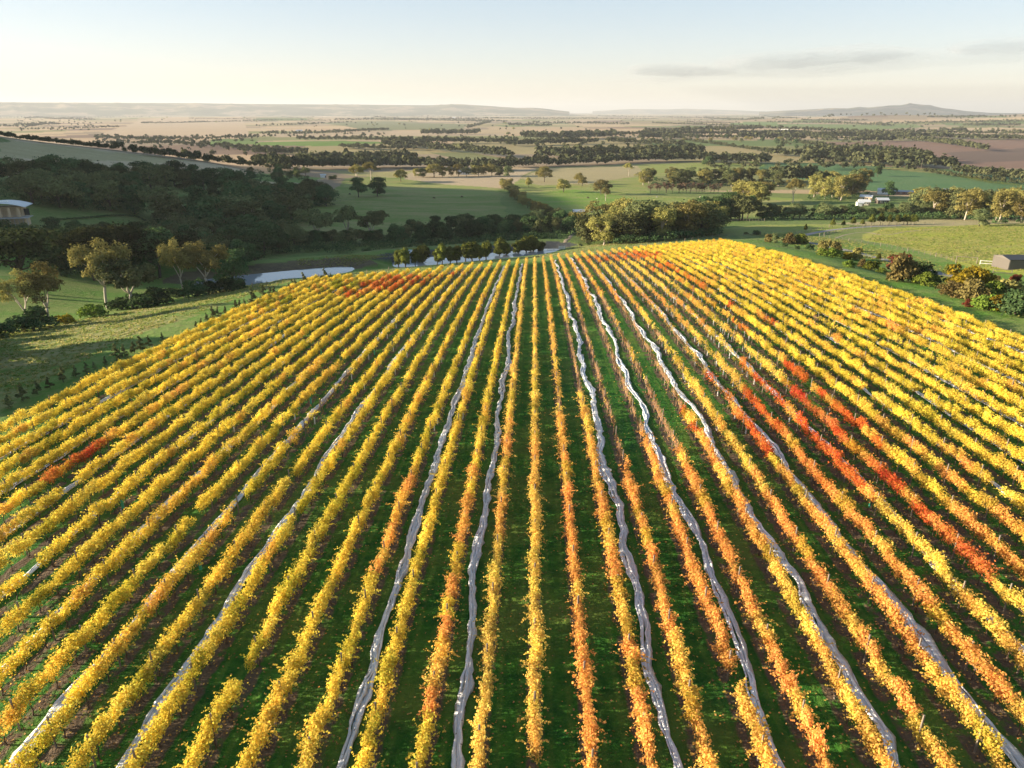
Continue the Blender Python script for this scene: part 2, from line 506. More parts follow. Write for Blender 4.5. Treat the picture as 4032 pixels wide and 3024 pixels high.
# ------------------------------------------------------------------ ground sheet
def vnoise(x, y, s, seed=0):
    """smooth value noise on the plane"""
    r = np.random.default_rng(seed).random((256, 256))
    X = np.asarray(x) / s; Y = np.asarray(y) / s
    xi = np.floor(X).astype(int); yi = np.floor(Y).astype(int)
    fx = X - xi; fy = Y - yi; fx = fx * fx * (3 - 2 * fx); fy = fy * fy * (3 - 2 * fy)
    g = lambda a, b: r[a & 255, b & 255]
    return (g(xi, yi) * (1 - fx) + g(xi + 1, yi) * fx) * (1 - fy) + (g(xi, yi + 1) * (1 - fx) + g(xi + 1, yi + 1) * fx) * fy

GRASS, LUSH, DRY, TAN, BROWN, DEEP, OLIVE = (.09, .19, .028), (.055, .115, .020), (.36, .29, .165), (.43, .315, .215), (.17, .105, .085), (.045, .10, .035), (.19, .19, .075)
def paint(x, y):
    """base colour of the land and how patchy (dry) its grass is"""
    n = len(x); r = np.hypot(x, y)
    C = np.tile(np.array(GRASS), (n, 1)); dry = np.full(n, .35)
    # the plain: paddocks on a skewed lattice, each with its own crop
    far = r > 640
    u = x * .98 + y * .12 + 60 * np.sin(y / 700); v = y * .97 - x * .16 + 50 * np.sin(x / 600)
    iu = np.floor(u / (420 + 0 * u) + .37 * np.floor(v / 300)).astype(int); iv = np.floor(v / 300).astype(int)
    hsh = ((iu * 73856093) ^ (iv * 19349663)) % 1000 / 1000.0
    pal = np.array([TAN, (.40, .29, .18), (.48, .34, .21), (.27, .20, .14), (.34, .24, .16), (.30, .24, .12), (.18, .115, .09), OLIVE, (.11, .16, .05), (.44, .30, .19)])
    Cf = pal[(hsh * 9.99).astype(int)]
    C = np.where(far[:, None], Cf, C); dry = np.where(far, .15, dry)
    def field(pix, col, d=.3, soft=0):
        nonlocal C, dry
        p = np.array(pix, float); P = G(p[:, 0], p[:, 1])[:, :2]
        # many-sided outlines wander a little, like real fence lines with headlands
        wob = soft
        xx = x + wob * (vnoise(x, y, 23, 5) - .5); yy = y + wob * (vnoise(x, y, 23, 6) - .5)
        m = inpoly(xx, yy, P)
        C[m] = col; dry[m] = d
    mid = (r > 300) & (r < 900)
    C[mid & ~far] = (.10, .16, .04)
    # left hill
    field([(0, 296), (220, 322), (440, 350), (560, 374), (700, 386), (600, 402), (430, 392), (250, 380), (0, 375)], (.52, .40, .27), .2, 14)
    field([(0, 300), (220, 326), (420, 348), (330, 350), (200, 352), (0, 340)], (.42, .35, .20), .5, 14)
    field([(560, 372), (700, 384), (660, 396), (520, 388)], (.16, .25, .07), .3, 8)
    # green paddock beyond the ponds and the tan strips above it
    field([(600, 540), (655, 470), (700, 430), (745, 385), (900, 376), (1060, 395), (1085, 415), (1090, 455), (1150, 482), (900, 510), (640, 520)], (.13, .20, .038), .85, 6)
    field([(745, 385), (900, 388), (1060, 400), (1085, 418), (1000, 425), (860, 412), (740, 402)], (.2, .26, .07), .8, 6)
    field([(860, 372), (1000, 362), (1170, 360), (1130, 378), (1098, 408), (960, 398), (880, 388)], (.42, .32, .22), .2, 4)
    field([(670, 364), (800, 372), (900, 368), (860, 384), (760, 380)], (.33, .29, .13), .4, 6)
    # right hand paddocks
    field([(1105, 395), (1180, 362), (1380, 355), (1480, 352), (1600, 352), (1640, 360), (1560, 372), (1395, 384), (1400, 420), (1560, 430), (1660, 425), (1730, 430), (1700, 468), (1540, 470), (1420, 448),
           (1200, 462), (1130, 440)], (.19, .25, .05), .8, 6)
    field([(1120, 385), (1180, 363), (1380, 357), (1390, 378), (1270, 398), (1160, 400)], (.34, .28, .16), .4, 6)
    field([(1110, 420), (1240, 410), (1380, 428), (1330, 452), (1200, 462), (1130, 440)], (.13, .25, .03), .55, 6)
    field([(1640, 352), (1760, 352), (1950, 362), (2240, 372), (2240, 445), (2050, 425), (1880, 412), (1640, 372)], (.07, .15, .06), .12, 2)
    field([(1870, 362), (2000, 364), (2080, 378), (1990, 372)], (.22, .22, .07), .4, 2)
    field([(1755, 308), (1930, 304), (2260, 300), (2260, 366), (2080, 360), (1960, 342), (1800, 318)], (.205, .125, .098), .06, 3)
    field([(2040, 330), (2250, 318), (2250, 345), (2100, 352)], (.14, .095, .08), .06, 3)
    field([(1656, 268), (1980, 268), (2000, 275), (1850, 282), (1656, 274)], (.14, .19, .06), .1, 0)
    field([(1575, 265), (1680, 262), (1680, 272), (1580, 270)], (.12, .19, .05), .1, 0)
    field([(690, 265), (840, 262), (1010, 268), (1000, 279), (800, 282)], (.16, .17, .085), .1, 0)
    field([(548, 308), (740, 304), (840, 310), (700, 316), (548, 314)], (.10, .19, .035), .2, 0)
    field([(460, 300), (560, 302), (548, 312), (440, 312)], (.10, .17, .04), .2, 0)
    field([(930, 330), (1010, 328), (1100, 344), (1000, 346)], (.13, .15, .06), .4, 0)
    field([(300, 215 + 45), (520, 252), (540, 292), (200, 296)], (.44, .32, .22), .1, 0)
    # right hill field, drive strip
    field([(1560, 494), (1640, 486), (1800, 484), (1850, 492), (1800, 502), (1700, 510), (1560, 508)], (.2, .25, .05), .6, 2)
    field([(1860, 508), (1905, 494), (2050, 488), (2260, 482), (2260, 600), (2110, 580), (2010, 550), (1930, 530), (1860, 520)], (.29, .32, .04), .6, 3)
    field([(1800, 482), (2000, 474), (2240, 472), (2240, 482), (2050, 488), (1900, 490)], (.33, .28, .155), .5, 3)
    # near left paddock
    field([(-60, 905), (0, 880), (250, 745), (500, 650), (640, 606), (560, 606), (430, 640), (240, 680), (-60, 745)], (.095, .165, .022), 1.0, 5)
    field([(540, 606), (800, 590), (1100, 562), (1250, 548), (1500, 520), (1560, 508), (1500, 512), (1250, 530), (1000, 574), (780, 588), (540, 624)], (.15, .23, .05), .8, 3)
    # pond surrounds: trampled clay and the far bank
    for (P, lvl, fr) in PONDS[:1]:
        d = dpoly(x, y, P); m = (d < 9) & (y > fr(x)) & (r < 420)
        C[m] = (.10, .075, .05); dry[m] = .2
    for (P, lvl, fr) in PONDS[1:]:
        d = dpoly(x, y, P); m = (d < 8) & (y > fr(x)) & (r < 420)
        C[m] = (.05, .055, .065); dry[m] = .05
    return C, dry

ANG = np.concatenate([np.arange(-180, -60, 3.0), np.arange(-60, -41, .8), np.arange(-41, 40, .125), np.arange(40, 60, .8), np.arange(60, 180, 3.0)])
ANG = np.radians(ANG)
RAD = np.concatenate([[1.5, 6, 12, 18], np.linspace(23, 120, 110), np.geomspace(120.9, 420, 190)[0:], np.geomspace(422, 1700, 170), np.geomspace(1715, 45000, 90)])
na, nr = len(ANG), len(RAD)
AA, RR = np.meshgrid(ANG, RAD)
GX, GY = (RR * np.sin(AA)).ravel(), (RR * np.cos(AA)).ravel()
GZ = zg(GX, GY)
GC, GD = paint(GX, GY)
dv = np.maximum(np.maximum(XL - 1.6 - GX, GX - XR - 1.6), GY - yend(GX) - 1.5)
GV = np.where(GY > -60, 1 - sst(0, 1.6, dv), 0)
i = np.arange(nr - 1)[:, None] * na; j = np.arange(na)[None]; j2 = (j + 1) % na
GF = np.stack([i + j, i + j2, i + na + j2, i + na + j], -1).reshape(-1, 4)[:, ::-1]
cen = len(GX)
V = np.c_[np.r_[GX, 0], np.r_[GY, 0], np.r_[GZ, gz(0, 0)]]
FAN = np.array([[k, (k + 1) % na, cen] for k in range(na)])

def groundmat():
    m, nt, out = newmat("land")
    g = N(nt, "ShaderNodeNewGeometry"); pos = g.outputs["Position"]
    col = N(nt, "ShaderNodeAttribute", attribute_name="col").outputs["Color"]
    dry = N(nt, "ShaderNodeAttribute", attribute_name="dry").outputs["Fac"]
    vin = N(nt, "ShaderNodeAttribute", attribute_name="vin").outputs["Fac"]
    sx = N(nt, "ShaderNodeSeparateXYZ"); L(nt, pos, sx.inputs[0])
    # stretched along the prevailing slope so dry grass lies in streaks
    mp = N(nt, "ShaderNodeMapping"); mp.inputs["Scale"].default_value = (.028, .085, .05); mp.inputs["Rotation"].default_value = (0, 0, R(12)); L(nt, pos, mp.inputs[0])
    n1 = noise(nt, mp.outputs[0], 1.0, 6, .62)
    n2 = noise(nt, pos, .55, 5, .65)
    n3 = noise(nt, pos, 2.6, 4, .7)
    nbig = noise(nt, pos, .006, 3, .6)
    f = mth(nt, 'ADD', mth(nt, 'MULTIPLY', n1, .7), mth(nt, 'MULTIPLY', n2, .3))
    dm = mth(nt, 'MULTIPLY', maprange(nt, f, .42, .6), dry)
    c = mixc(nt, dm, col, (.30, .25, .115, 1))
    c = mixc(nt, mth(nt, 'MULTIPLY', maprange(nt, n2, .46, .62), mth(nt, 'MULTIPLY', dry, .55)), c, (.24, .22, .09, 1))
    c = mixc(nt, maprange(nt, n3, .3, .7, .0, .5), c, mixc(nt, 1.0, c, (.45, .55, .42, 1), 'MULTIPLY'))
    c = mixc(nt, maprange(nt, nbig, .35, .65, 0, .35), c, mixc(nt, 1.0, c, (1.25, 1.2, 1.15, 1), 'MULTIPLY'))
    # vineyard floor
    ph = mth(nt, 'DIVIDE', mth(nt, 'SUBTRACT', sx.outputs[0], ROW0), DX)
    fr = mth(nt, 'ABSOLUTE', mth(nt, 'SUBTRACT', mth(nt, 'FRACT', mth(nt, 'ADD', ph, 100.5)), .5))   # 0 under a row, .5 mid aisle
    v1 = noise(nt, pos, .9, 5, .6); v2 = noise(nt, pos, 5.0, 4, .7); v3 = noise(nt, pos, .12, 3, .5)
    gr = mixc(nt, maprange(nt, v1, .32, .68), (.015, .085, .013, 1), (.060, .19, .02, 1))
    gr = mixc(nt, maprange(nt, v2, .3, .75, 0, .6), gr, (.011, .054, .011, 1))
    gr = mixc(nt, mth(nt, 'MULTIPLY', maprange(nt, v3, .5, .68), .45), gr, (.17, .19, .04, 1))
    # wheel tracks: shorter, paler grass
    wt = mth(nt, 'MULTIPLY', maprange(nt, mth(nt, 'ABSOLUTE', mth(nt, 'SUBTRACT', fr, .30)), .03, .09, 1, 0), maprange(nt, v1, .35, .6, .1, .5))
    gr = mixc(nt, wt, gr, (.10, .17, .03, 1))
    soil = mixc(nt, v2, (.055, .042, .03, 1), (.17, .12, .075, 1))
    soil = mixc(nt, maprange(nt, v1, .5, .62), soil, gr)
    edge = mth(nt, 'ADD', fr, mth(nt, 'MULTIPLY', mth(nt, 'SUBTRACT', v1, .5), .22))
    vf = mixc(nt, maprange(nt, edge, .10, .17), soil, gr)
    c = mixc(nt, vin, c, vf)
    p = N(nt, "ShaderNodeBsdfPrincipled"); p.inputs["Roughness"].default_value = .95; p.inputs["Specular IOR Level"].default_value = .1
    b = N(nt, "ShaderNodeBump"); b.inputs["Strength"].default_value = 1.0; b.inputs["Distance"].default_value = .5
    h = mth(nt, 'ADD', mth(nt, 'MULTIPLY', n3, .45), mth(nt, 'MULTIPLY', n2, .9))
    L(nt, h, b.inputs["Height"]); L(nt, b.outputs[0], p.inputs["Normal"])
    L(nt, c, p.inputs["Base Color"]); L(nt, p.outputs[0], out.inputs[0])
    return m
M['ground'] = groundmat()
rgba = np.c_[np.r_[GC, GC[:1]], np.ones(len(GC) + 1)]
me = build("ground", V, [GF, FAN[:, ::-1]], M['ground'], attrs={"dry": np.r_[GD, .3], "vin": np.r_[GV, 1]}, cols={"col": rgba}, smooth=True)
tag(link("ground", me), None, None, None, 'structure')

# ------------------------------------------------------------------ distant ridges
def ridge(name, prof, dist, depth, label, mat, seed=1):
    """prof: (px, py) skyline; a hill body with real depth behind and in front of the crest"""
    p = np.array(prof, float); xs = np.linspace(p[0, 0], p[-1, 0], 220); ys = np.interp(xs, p[:, 0], p[:, 1])
    d = sight(xs, ys); hd = np.hypot(d[:, 0], d[:, 1])
    az = np.arctan2(d[:, 0], d[:, 1]); crest = CZ + d[:, 2] / hd * dist
    rows = []; ts = np.linspace(-1, 1, 15)
    for t in ts:
        rr = dist + t * depth
        prof_t = (1 - abs(t) ** 1.4)
        nz = 1 + .22 * (vnoise(az * 300 + t * 5, np.full_like(az, t * 4), 2.0, seed) - .5) * (abs(t) > .05)
        z = np.maximum(crest + 12, 0) * prof_t * nz - 14
        rows.append(np.c_[np.sin(az) * rr, np.cos(az) * rr, z])
    Vv = np.concatenate(rows); n = len(xs)
    i = np.arange(len(ts) - 1)[:, None] * n; j = np.arange(n - 1)[None]
    F = np.stack([i + j, i + j + 1, i + n + j + 1, i + n + j], -1).reshape(-1, 4)
    o = link(name, build(name, Vv, F, mat, smooth=True)); tag(o, label, None, None, 'structure')
def hillmat():
    m, nt, out = newmat("hill_cover")
    g = N(nt, "ShaderNodeNewGeometry")
    f = noise(nt, g.outputs["Position"], .0014, 6, .65)
    c = ramp(nt, f, [(.35, (.05, .06, .035)), (.5, (.09, .095, .055)), (.6, (.3, .23, .15)), (.7, (.06, .065, .04))])
    d = N(nt, "ShaderNodeBsdfDiffuse"); L(nt, c, d.inputs[0]); L(nt, d.outputs[0], out.inputs[0])
    return m
M['hill'] = hillmat()
ridge("hill_range", [(-420, 218.5), (-100, 219.3), (60, 221.0), (250, 221.8), (420, 222.6), (520, 224.2), (640, 225.1), (760, 225.5), (860, 226.7), (930, 227.1), (965, 225.5), (990, 224.7), (1010, 225.9), (1050, 228.3), (1090, 231.2), (1120, 232.8),
                     (1150, 232.4), (1175, 234.1), (1200, 237.4), (1230, 240.6)], 15500, 2600, "long low pale ridge along the left horizon", M['hill'], 3)
ridge("hill_range", [(1280, 240), (1340, 236.5), (1380, 235), (1410, 236), (1450, 236), (1480, 234.5), (1520, 236), (1600, 238.5), (1660, 241)], 26000, 2500, "faint blue hills on the middle of the horizon", M['hill'], 4)
ridge("mountain_range", [(1640, 241.5), (1700, 238.5), (1760, 235.5), (1800, 233), (1830, 234), (1856, 230.5), (1875, 232), (1900, 230), (1920, 227.5), (1945, 227), (1968, 223), (1990, 225.5), (2010, 227), (2035, 233), (2055, 235),
                         (2090, 240), (2140, 243.5), (2300, 246)], 17000, 2200, "blue grey mountain range with a central peak on the right horizon", M['hill'], 5)

# ------------------------------------------------------------------ leaves as small real faces
def cards(C, Nrm, S, asp=1.25, jit=.8, r=None, fold=.0):
    """one kite-shaped leaf (two triangles, slightly folded) per centre"""
    r = r or rng; n = len(C)
    Nv = Nrm / (np.linalg.norm(Nrm, axis=1)[:, None] + 1e-9) + r.normal(0, jit, (n, 3))
    Nv /= np.linalg.norm(Nv, axis=1)[:, None] + 1e-9
    T = np.cross(Nv, r.normal(0, 1, (n, 3))); T /= np.linalg.norm(T, axis=1)[:, None] + 1e-9
    B = np.cross(Nv, T); S = np.broadcast_to(S, (n,))[:, None]
    V = np.empty((n, 4, 3))
    V[:, 0] = C - T * S * .5 * asp
    V[:, 1] = C + B * S * .5 - Nv * S * fold
    V[:, 2] = C + T * S * .5 * asp
    V[:, 3] = C - B * S * .5 - Nv * S * fold
    F = np.arange(n * 4).reshape(n, 4)
    F3 = np.concatenate([F[:, [0, 1, 2]], F[:, [0, 2, 3]]])
    return V.reshape(-1, 3), F3

# ------------------------------------------------------------------ grape vines
VSEG = 2.0
def vine_mesh(seed, nleaf, size, canes, bare=False):
    r = np.random.default_rng(seed)
    mb = MB()
    x0 = r.uniform(-.1, .1)
    mb.tube([(x0, 0, 0), (x0 + .03, .04, .35), (x0 - .02, 0, .8)], [.05, .045, .04], 4)
    mb.tube([(0, -VSEG / 2, .82), (.02, 0, .84), (0, VSEG / 2, .82)], [.028, .035, .028], 4)
    for _ in range(canes):
        a = r.uniform(-.95, .95); l = r.uniform(.55, .95) if bare else r.uniform(.4, .8); dx = r.normal(0, .16)
        mb.tube([(r.normal(0, .03), a, .84), (dx * .6, a + r.normal(0, .1), .84 + l * .55), (dx, a + r.normal(0, .18), .84 + l)], [.013, .011, .007], 3, cap=False)
    Vw = np.concatenate(mb.v); Fw4 = np.concatenate(mb.f4); Fw3 = np.concatenate(mb.f3)
    # clusters along the wire: foliage comes in shoots, not as an even hedge
    nc = max(5, nleaf // 30)
    cyv = r.uniform(-1.05, 1.05, nc); cz = .90 + .88 * r.beta(1.5, 1.25, nc); cx = r.normal(0, .14, nc)
    w = np.where(cz > 1.45, .85, 1.0)
    k = r.integers(0, nc, nleaf)
    P = np.c_[cx[k] * w[k] + r.normal(0, .115, nleaf), cyv[k] + r.normal(0, .17, nleaf), cz[k] + r.normal(0, .14, nleaf)]
    P[:, 2] = np.clip(P[:, 2], .5, 2.05)
    nrm = np.c_[P[:, 0] * 2.2, np.zeros(nleaf), (P[:, 2] - 1.15) * 1.3 + .35]
    # shoots that flop out of the canopy
    ns = 0 if bare else (5 if nleaf > 300 else 3)
    SP = []
    for _ in range(ns):
        a = r.uniform(-.9, .9); side = r.choice([-1, 1]); l = r.uniform(.35, .85)
        t = np.linspace(.2, 1, 11); up = r.uniform(-.2, .45)
        SP.append(np.c_[side * (.25 + l * t * r.uniform(.5, 1)), a + r.normal(0, .25) * t, 1.25 + up * t - .25 * t * t + r.uniform(0, .4)] + r.normal(0, .035, (11, 3)))
    if SP:
        SP = np.concatenate(SP); P = np.r_[P, SP]; nrm = np.r_[nrm, np.tile([0, 0, 1.0], (len(SP), 1))]
    Vl, Fl = cards(P, nrm, size * r.choice([.55, .8, 1.0, 1.35], len(P), p=[.2, .3, .3, .2]) * r.uniform(.85, 1.15, len(P)), 1.12, .6, r, .14)
    rn = np.repeat(r.random(len(P)), 4)
    V = np.r_[Vw, Vl]; nw = len(Vw)
    mi = np.r_[np.ones(len(Fw4) + len(Fw3)), np.zeros(len(Fl))]
    return build("vine", V, [Fw4, np.r_[Fw3, Fl + nw]], [M['vine'], M['cane_dry'] if bare else M['cane']], mi, {"rnd": np.r_[np.zeros(nw), rn]})
VM = {'full': [vine_mesh(100 + i, 1150, .108, 5) for i in range(14)],
      'mid': [vine_mesh(200 + i, 600, .108, 8) for i in range(9)],
      'thin': [vine_mesh(300 + i, 160, .118, 16) for i in range(8)],
      'bare': [vine_mesh(400 + i, 16, .13, 34, True) for i in range(5)]}

YEL, GOLD, ORG, RED, CRIM, SHADE_GRN, OLV = (.87, .68, .10), (.86, .60, .16), (.84, .40, .115), (.68, .115, .04), (.54, .045, .035), (.30, .34, .03), (.42, .40, .035)
# colour patches on the canopy: (px, py, half length along row, half width across, colour, strength)
PATCH = [(1505, 905, 8, 1.2, RED, .8), (1575, 870, 14, 1.4, RED, .85), (1650, 920, 22, 1.6, RED, .8), (1690, 850, 12, 1.4, RED, .9), (1740, 900, 22, 2.2, RED, .95),
         (1830, 960, 18, 2.2, CRIM, .95), (1800, 870, 14, 2.2, RED, .9), (1900, 1000, 10, 1.6, RED, .9), (1870, 1010, 8, 1.4, CRIM, .9), (1960, 1050, 8, 1.5, RED, .7),
         (1440, 905, 9, 1.2, RED, .85), (1470, 960, 8, 1.2, ORG, .9), (2060, 1010, 14, 1.6, ORG, .8), (2100, 1160, 10, 2, ORG, .8), (1720, 1490, 2.6, 1.0, CRIM, 1.0), (1560, 1310, 3, 1, RED, .5),
         (1360, 552, 14, 8, RED, .95), (1290, 560, 9, 5, RED, .7), (1430, 575, 12, 4, RED, .7), (1500, 610, 12, 3, RED, .55), (1610, 705, 7, 1.4, RED, .75), (1645, 690, 6, 1.4, RED, .7), (1560, 660, 9, 1.4, RED, .6),
         (850, 610, 16, 5, RED, .75), (790, 622, 14, 4, RED, .6), (905, 606, 9, 4, CRIM, .6), (975, 592, 6, 4, CRIM, .45), (235, 960, 3.2, 1.2, CRIM, .9), (165, 1005, 4, 1.2, CRIM, .9), (395, 850, 3, 1, ORG, .6),
         (1240, 1200, 9, 1.3, ORG, .75), (1320, 1250, 14, 1.5, ORG, .8), (1395, 1150, 16, 1.4, ORG, .9), (1430, 1020, 10, 1.6, ORG, .9), (1370, 990, 8, 1.3, ORG, .8), (1530, 1180, 24, 1.5, ORG, .9), (1600, 1290, 10, 1.4, ORG, .9), (1480, 1260, 9, 1.3, ORG, .8),
         (1690, 1150, 16, 1.3, ORG, .7), (1800, 1300, 12, 1.3, ORG, .7), (1620, 1080, 14, 1.4, ORG, .85), (1900, 1250, 10, 1.4, ORG, .7), (2010, 1300, 10, 2, ORG, .7), (1270, 1480, 5, 1.0, ORG, .9), (1225, 1080, 9, 1.2, ORG, .7),
         (1770, 1040, 10, 1.4, ORG, .8), (1200, 600, 10, 1.3, ORG, .8), (1245, 600, 12, 3, ORG, .8), (1300, 625, 12, 4, ORG, .7), (1380, 640, 12, 4, ORG, .7), (1470, 660, 14, 4, ORG, .5),
         (730, 615, 10, 4, SHADE_GRN, .5), (600, 650, 10, 3, SHADE_GRN, .4), (910, 1440, 5, 1.2, ORG, .5), (1010, 1150, 12, 1.2, ORG, .35), (880, 1090, 10, 1.2, ORG, .45), (1090, 1000, 10, 1.2, ORG, .35), (1770, 720, 6, 2, ORG, .5), (1900, 700, 12, 2, ORG, .35)]  # green pair at the far left corner: tree shadow painted into the vine colour
_pp = np.array([(p[0], p[1]) for p in PATCH], float); PC = on_vines(_pp[:, 0], _pp[:, 1], 1.3)
# bare stretches: (px, py, half length, half width, strength)
BARE = [(1205, 780, 24, 1.2, .55), (1290, 780, 34, 1.7, 1.0), (1250, 760, 30, 1.2, .9), (1345, 780, 32, 1.7, 1.0), (1390, 760, 28, 1.6, .95), (1440, 720, 28, 1.5, .85), (1330, 690, 24, 4, .8), (1480, 760, 20, 1.6, .7), (1400, 860, 16, 1.8, 1.0),
        (1420, 650, 20, 4, .55), (1560, 720, 16, 3, .5), (1530, 800, 12, 2, .7), (1640, 780, 14, 2.5, .45), (1700, 720, 12, 2.5, .4), (1470, 840, 7, 1.3, 1.0), (1900, 1060, 3, 1.0, 1.0), (1650, 850, 5, 1.2, .8), (1580, 640, 12, 4, .35),
        (700, 880, 5, 1, .9), (500, 1100, 3, 1, .7), (430, 1160, 3.2, .9, 1.2), (720, 830, 8, 1.2, .8), (1000, 700, 6, 1.2, .8), (960, 660, 10, 2, .4), (850, 720, 14, 3, .4), (1080, 640, 8, 1.2, .6), (1985, 760, 8, 2, .5), (1780, 700, 8, 2, .5), (640, 930, 5, 1.2, .7)]
_bb = np.array([(b[0], b[1]) for b in BARE], float); BC = on_vines(_bb[:, 0], _bb[:, 1], 1.2)
def vine_colour(x, y, k, r):
    base = np.array(YEL)
    if 0 <= k <= 11: base = base * .45 + np.array(GOLD) * .55
    if k in (1, 2, 3, 4, 5, 6, 8): base = base * .6 + np.array(ORG) * .4
    if k >= 13 or k <= -6: base = np.array((.89, .71, .10))
    if k == 0 or k == -1: base = np.array(GOLD) * .75 + np.array(YEL) * .25
    g = float(vnoise(np.array([x * 1.7]), np.array([y]), 9, 21)[0]); 
    base = base * (1 - .30 * max(0, g - .55) / .45) + np.array(OLV) * (.30 * max(0, g - .55) / .45)
    o = float(vnoise(np.array([x * 2.1 + 50]), np.array([y]), 7, 22)[0])
    if o > .55 and k > -12: base = base * (1 - (o - .55)) + np.array(ORG) * (o - .55)
    for p, c in zip(PATCH, PC):
        hw = min(p[3], 1.3) if p[2] < 30 and p[3] < 2.5 else p[3]
        e = ((x - c[0]) / hw) ** 2 + ((y - c[1]) / p[2]) ** 2
        if e < 1.6:
            w = p[5] * min(1, max(0, 1.6 - e) / .8)
            # one vine turns, its neighbour may not
            if r.random() < w * 1.12:
                s = r.uniform(.7, 1.0); base = base * (1 - s) + np.array(p[4]) * s
            elif r.random() < .5: base = base * .5 + np.array(ORG) * .5
    u = r.random()
    if u < .10: base = base * .45 + np.array(OLV) * .55
    elif u < .16: base = base * .6 + np.array(ORG) * .4
    elif u < .30: base = base * .5 + np.array((.92, .77, .15)) * .5
    return base * r.uniform(.84, 1.1)
def vine_bare(x, y, k):
    b = .25 * max(0, float(vnoise(np.array([x * 2]), np.array([y]), 6, 31)[0]) - .3)
    if -13 <= k <= 12 and y > 60: b += .16
    if y > 95 and -9 <= k <= 12: b += .12
    if y > 78 and 1 <= k <= 10: b += .16
    if y > 100 and 11 <= k <= 15: b += .10
    for q, c in zip(BARE, BC):
        e = ((x - c[0]) / q[3]) ** 2 + ((y - c[1]) / q[2]) ** 2
        if e < 1.4: b = max(b, q[4] * min(1, (1.4 - e) / .6))
    return b

ORD = ["", "first", "second", "third", "fourth", "fifth", "sixth", "seventh", "eighth", "ninth", "tenth", "eleventh", "twelfth", "thirteenth", "fourteenth", "fifteenth",
       "sixteenth", "seventeenth", "eighteenth", "nineteenth", "twentieth", "twenty-first", "twenty-second", "twenty-third", "twenty-fourth", "twenty-fifth"]
def row_label(k):
    if k == 0: return "golden vine row running straight up the centre of the vineyard"
    if k == KL: return "outermost yellow vine row along the green paddock by the gum trees"
    if k == KR: return "outermost yellow vine row along the shrub strip and the driveway"
    if k < 0:
        look = "golden" if k >= -4 else ("yellow and orange" if k >= -9 else "yellow")
        return f"{look} vine row, {ORD[-k]} to the left of the straight central row" if k >= -11 else f"{look} vine row, {ORD[k - KL + 1]} in from the paddock edge by the gum trees"
    look = {1: "thin orange", 2: "orange half bare", 3: "orange half bare", 4: "orange and red half bare", 5: "red and orange", 6: "orange patchy", 7: "red topped orange", 8: "orange", 9: "red and orange", 10: "bright red and orange",
            11: "red and orange gappy", 12: "deep red"}.get(k, "yellow")
    return f"{look} vine row, {ORD[k]} to the right of the straight central row" if k <= 12 else f"{look} vine row, {ORD[KR - k + 1]} in from the shrub strip by the driveway"

POST = MB().tube([(0, 0, -.3), (0, 0, 2.12)], [.06, .055], 5).mesh("trellis_post", M['timber'])
ENDPOST = MB().tube([(0, 0, -.3), (0, 0, 2.05)], [.085, .08], 6).tube([(0, .9, 0), (0, .05, 1.6)], [.05, .05], 5).mesh("end_post", M['timber_dark'])
GUARD = MB().box((0, 0, .42), (.11, .11, .84)).mesh("vine_guard", M['guard'])
GUARD2 = MB().box((0, 0, .4), (.16, .16, .8)).mesh("vine_guard", M['guard_green'])
GREENG = on_vines(np.array([655, 705, 388, 1845, 1620, 790, 280.]), np.array([865, 760, 1220, 1085, 1100, 760, 1090.]), .5)
def child(name, mesh, root, off, loc, rz=0.0, s=None):
    o = bpy.data.objects.new(name, mesh); COL.objects.link(o); o.parent = root
    o.location = (loc[0] - off[0], loc[1] - off[1], loc[2] - off[2])
    if rz: o.rotation_euler = (0, 0, rz)
    if s is not None: o.scale = s
    return o
GREEN_AT = {}
for g in GREENG:
    GREEN_AT.setdefault(int(round((g[0] - ROW0) / DX)), []).append(g[1])
for k in range(KL, KR + 1):
    x = ROW0 + DX * k
    r = np.random.default_rng(1000 + k); rr = random.Random(k)
    y0 = max(17.0, abs(x) / .80 - 7); y1 = float(yend(x))
    base = (x, y0, float(zvine(x, y0)))
    root = empty("vine_hedge", base); tag(root, row_label(k), "vine row", "rows of grapevines on the slope")
    ys = np.arange(y0, y1, VSEG)
    zs = zvine(np.full_like(ys, x), ys)
    for y, z in zip(ys, zs):
        b = vine_bare(x, y, k) + r.normal(0, .10)
        kind = 'full' if b < .30 else 'mid' if b < .48 else 'thin' if b < .72 else 'bare'
        if b > 1.12 or r.random() < .018: continue
        slope = float(zvine(x, y + 1) - zvine(x, y - 1)) / 2
        o = child("vine", rr.choice(VM[kind]), root, base, (x + r.normal(0, .05), y, z), math.pi if r.random() < .5 else 0.0,
                  (r.uniform(.78, 1.25) * (1.0 if y < 90 or not -9 <= k <= 12 else .8), r.uniform(1.0, 1.14), r.uniform(.84, 1.13)))
        o.rotation_euler[0] = math.atan(slope) * (1 if o.rotation_euler[2] == 0 else -1)
        o.color = (*np.clip(vine_colour(x, y, k, r), 0, 1), 1)
        if kind in ('mid', 'thin') and -13 < k < 15 and y > 55 and r.random() < .30:
            child("vine_guard", GUARD, root, base, (x + .05, y + r.uniform(-.8, .8), z))
        elif -8 < k < 16 and r.random() < .015:
            child("vine_guard", GUARD, root, base, (x + .12, y + r.uniform(-.8, .8), z))
    for y in np.arange(y0 + (k * 2.3) % 6, y1 - 3, 6.0):
        child("trellis_post", POST, root, base, (x, y, float(zvine(x, y))))
    child("end_post", ENDPOST, root, base, (x, y1 + .6, float(zg(np.array([x]), np.array([y1 + .6]))[0])), math.pi)
    for gy in GREEN_AT.get(k, []):
        child("vine_guard", GUARD2, root, base, (x + .25, gy, float(zvine(x, gy))))

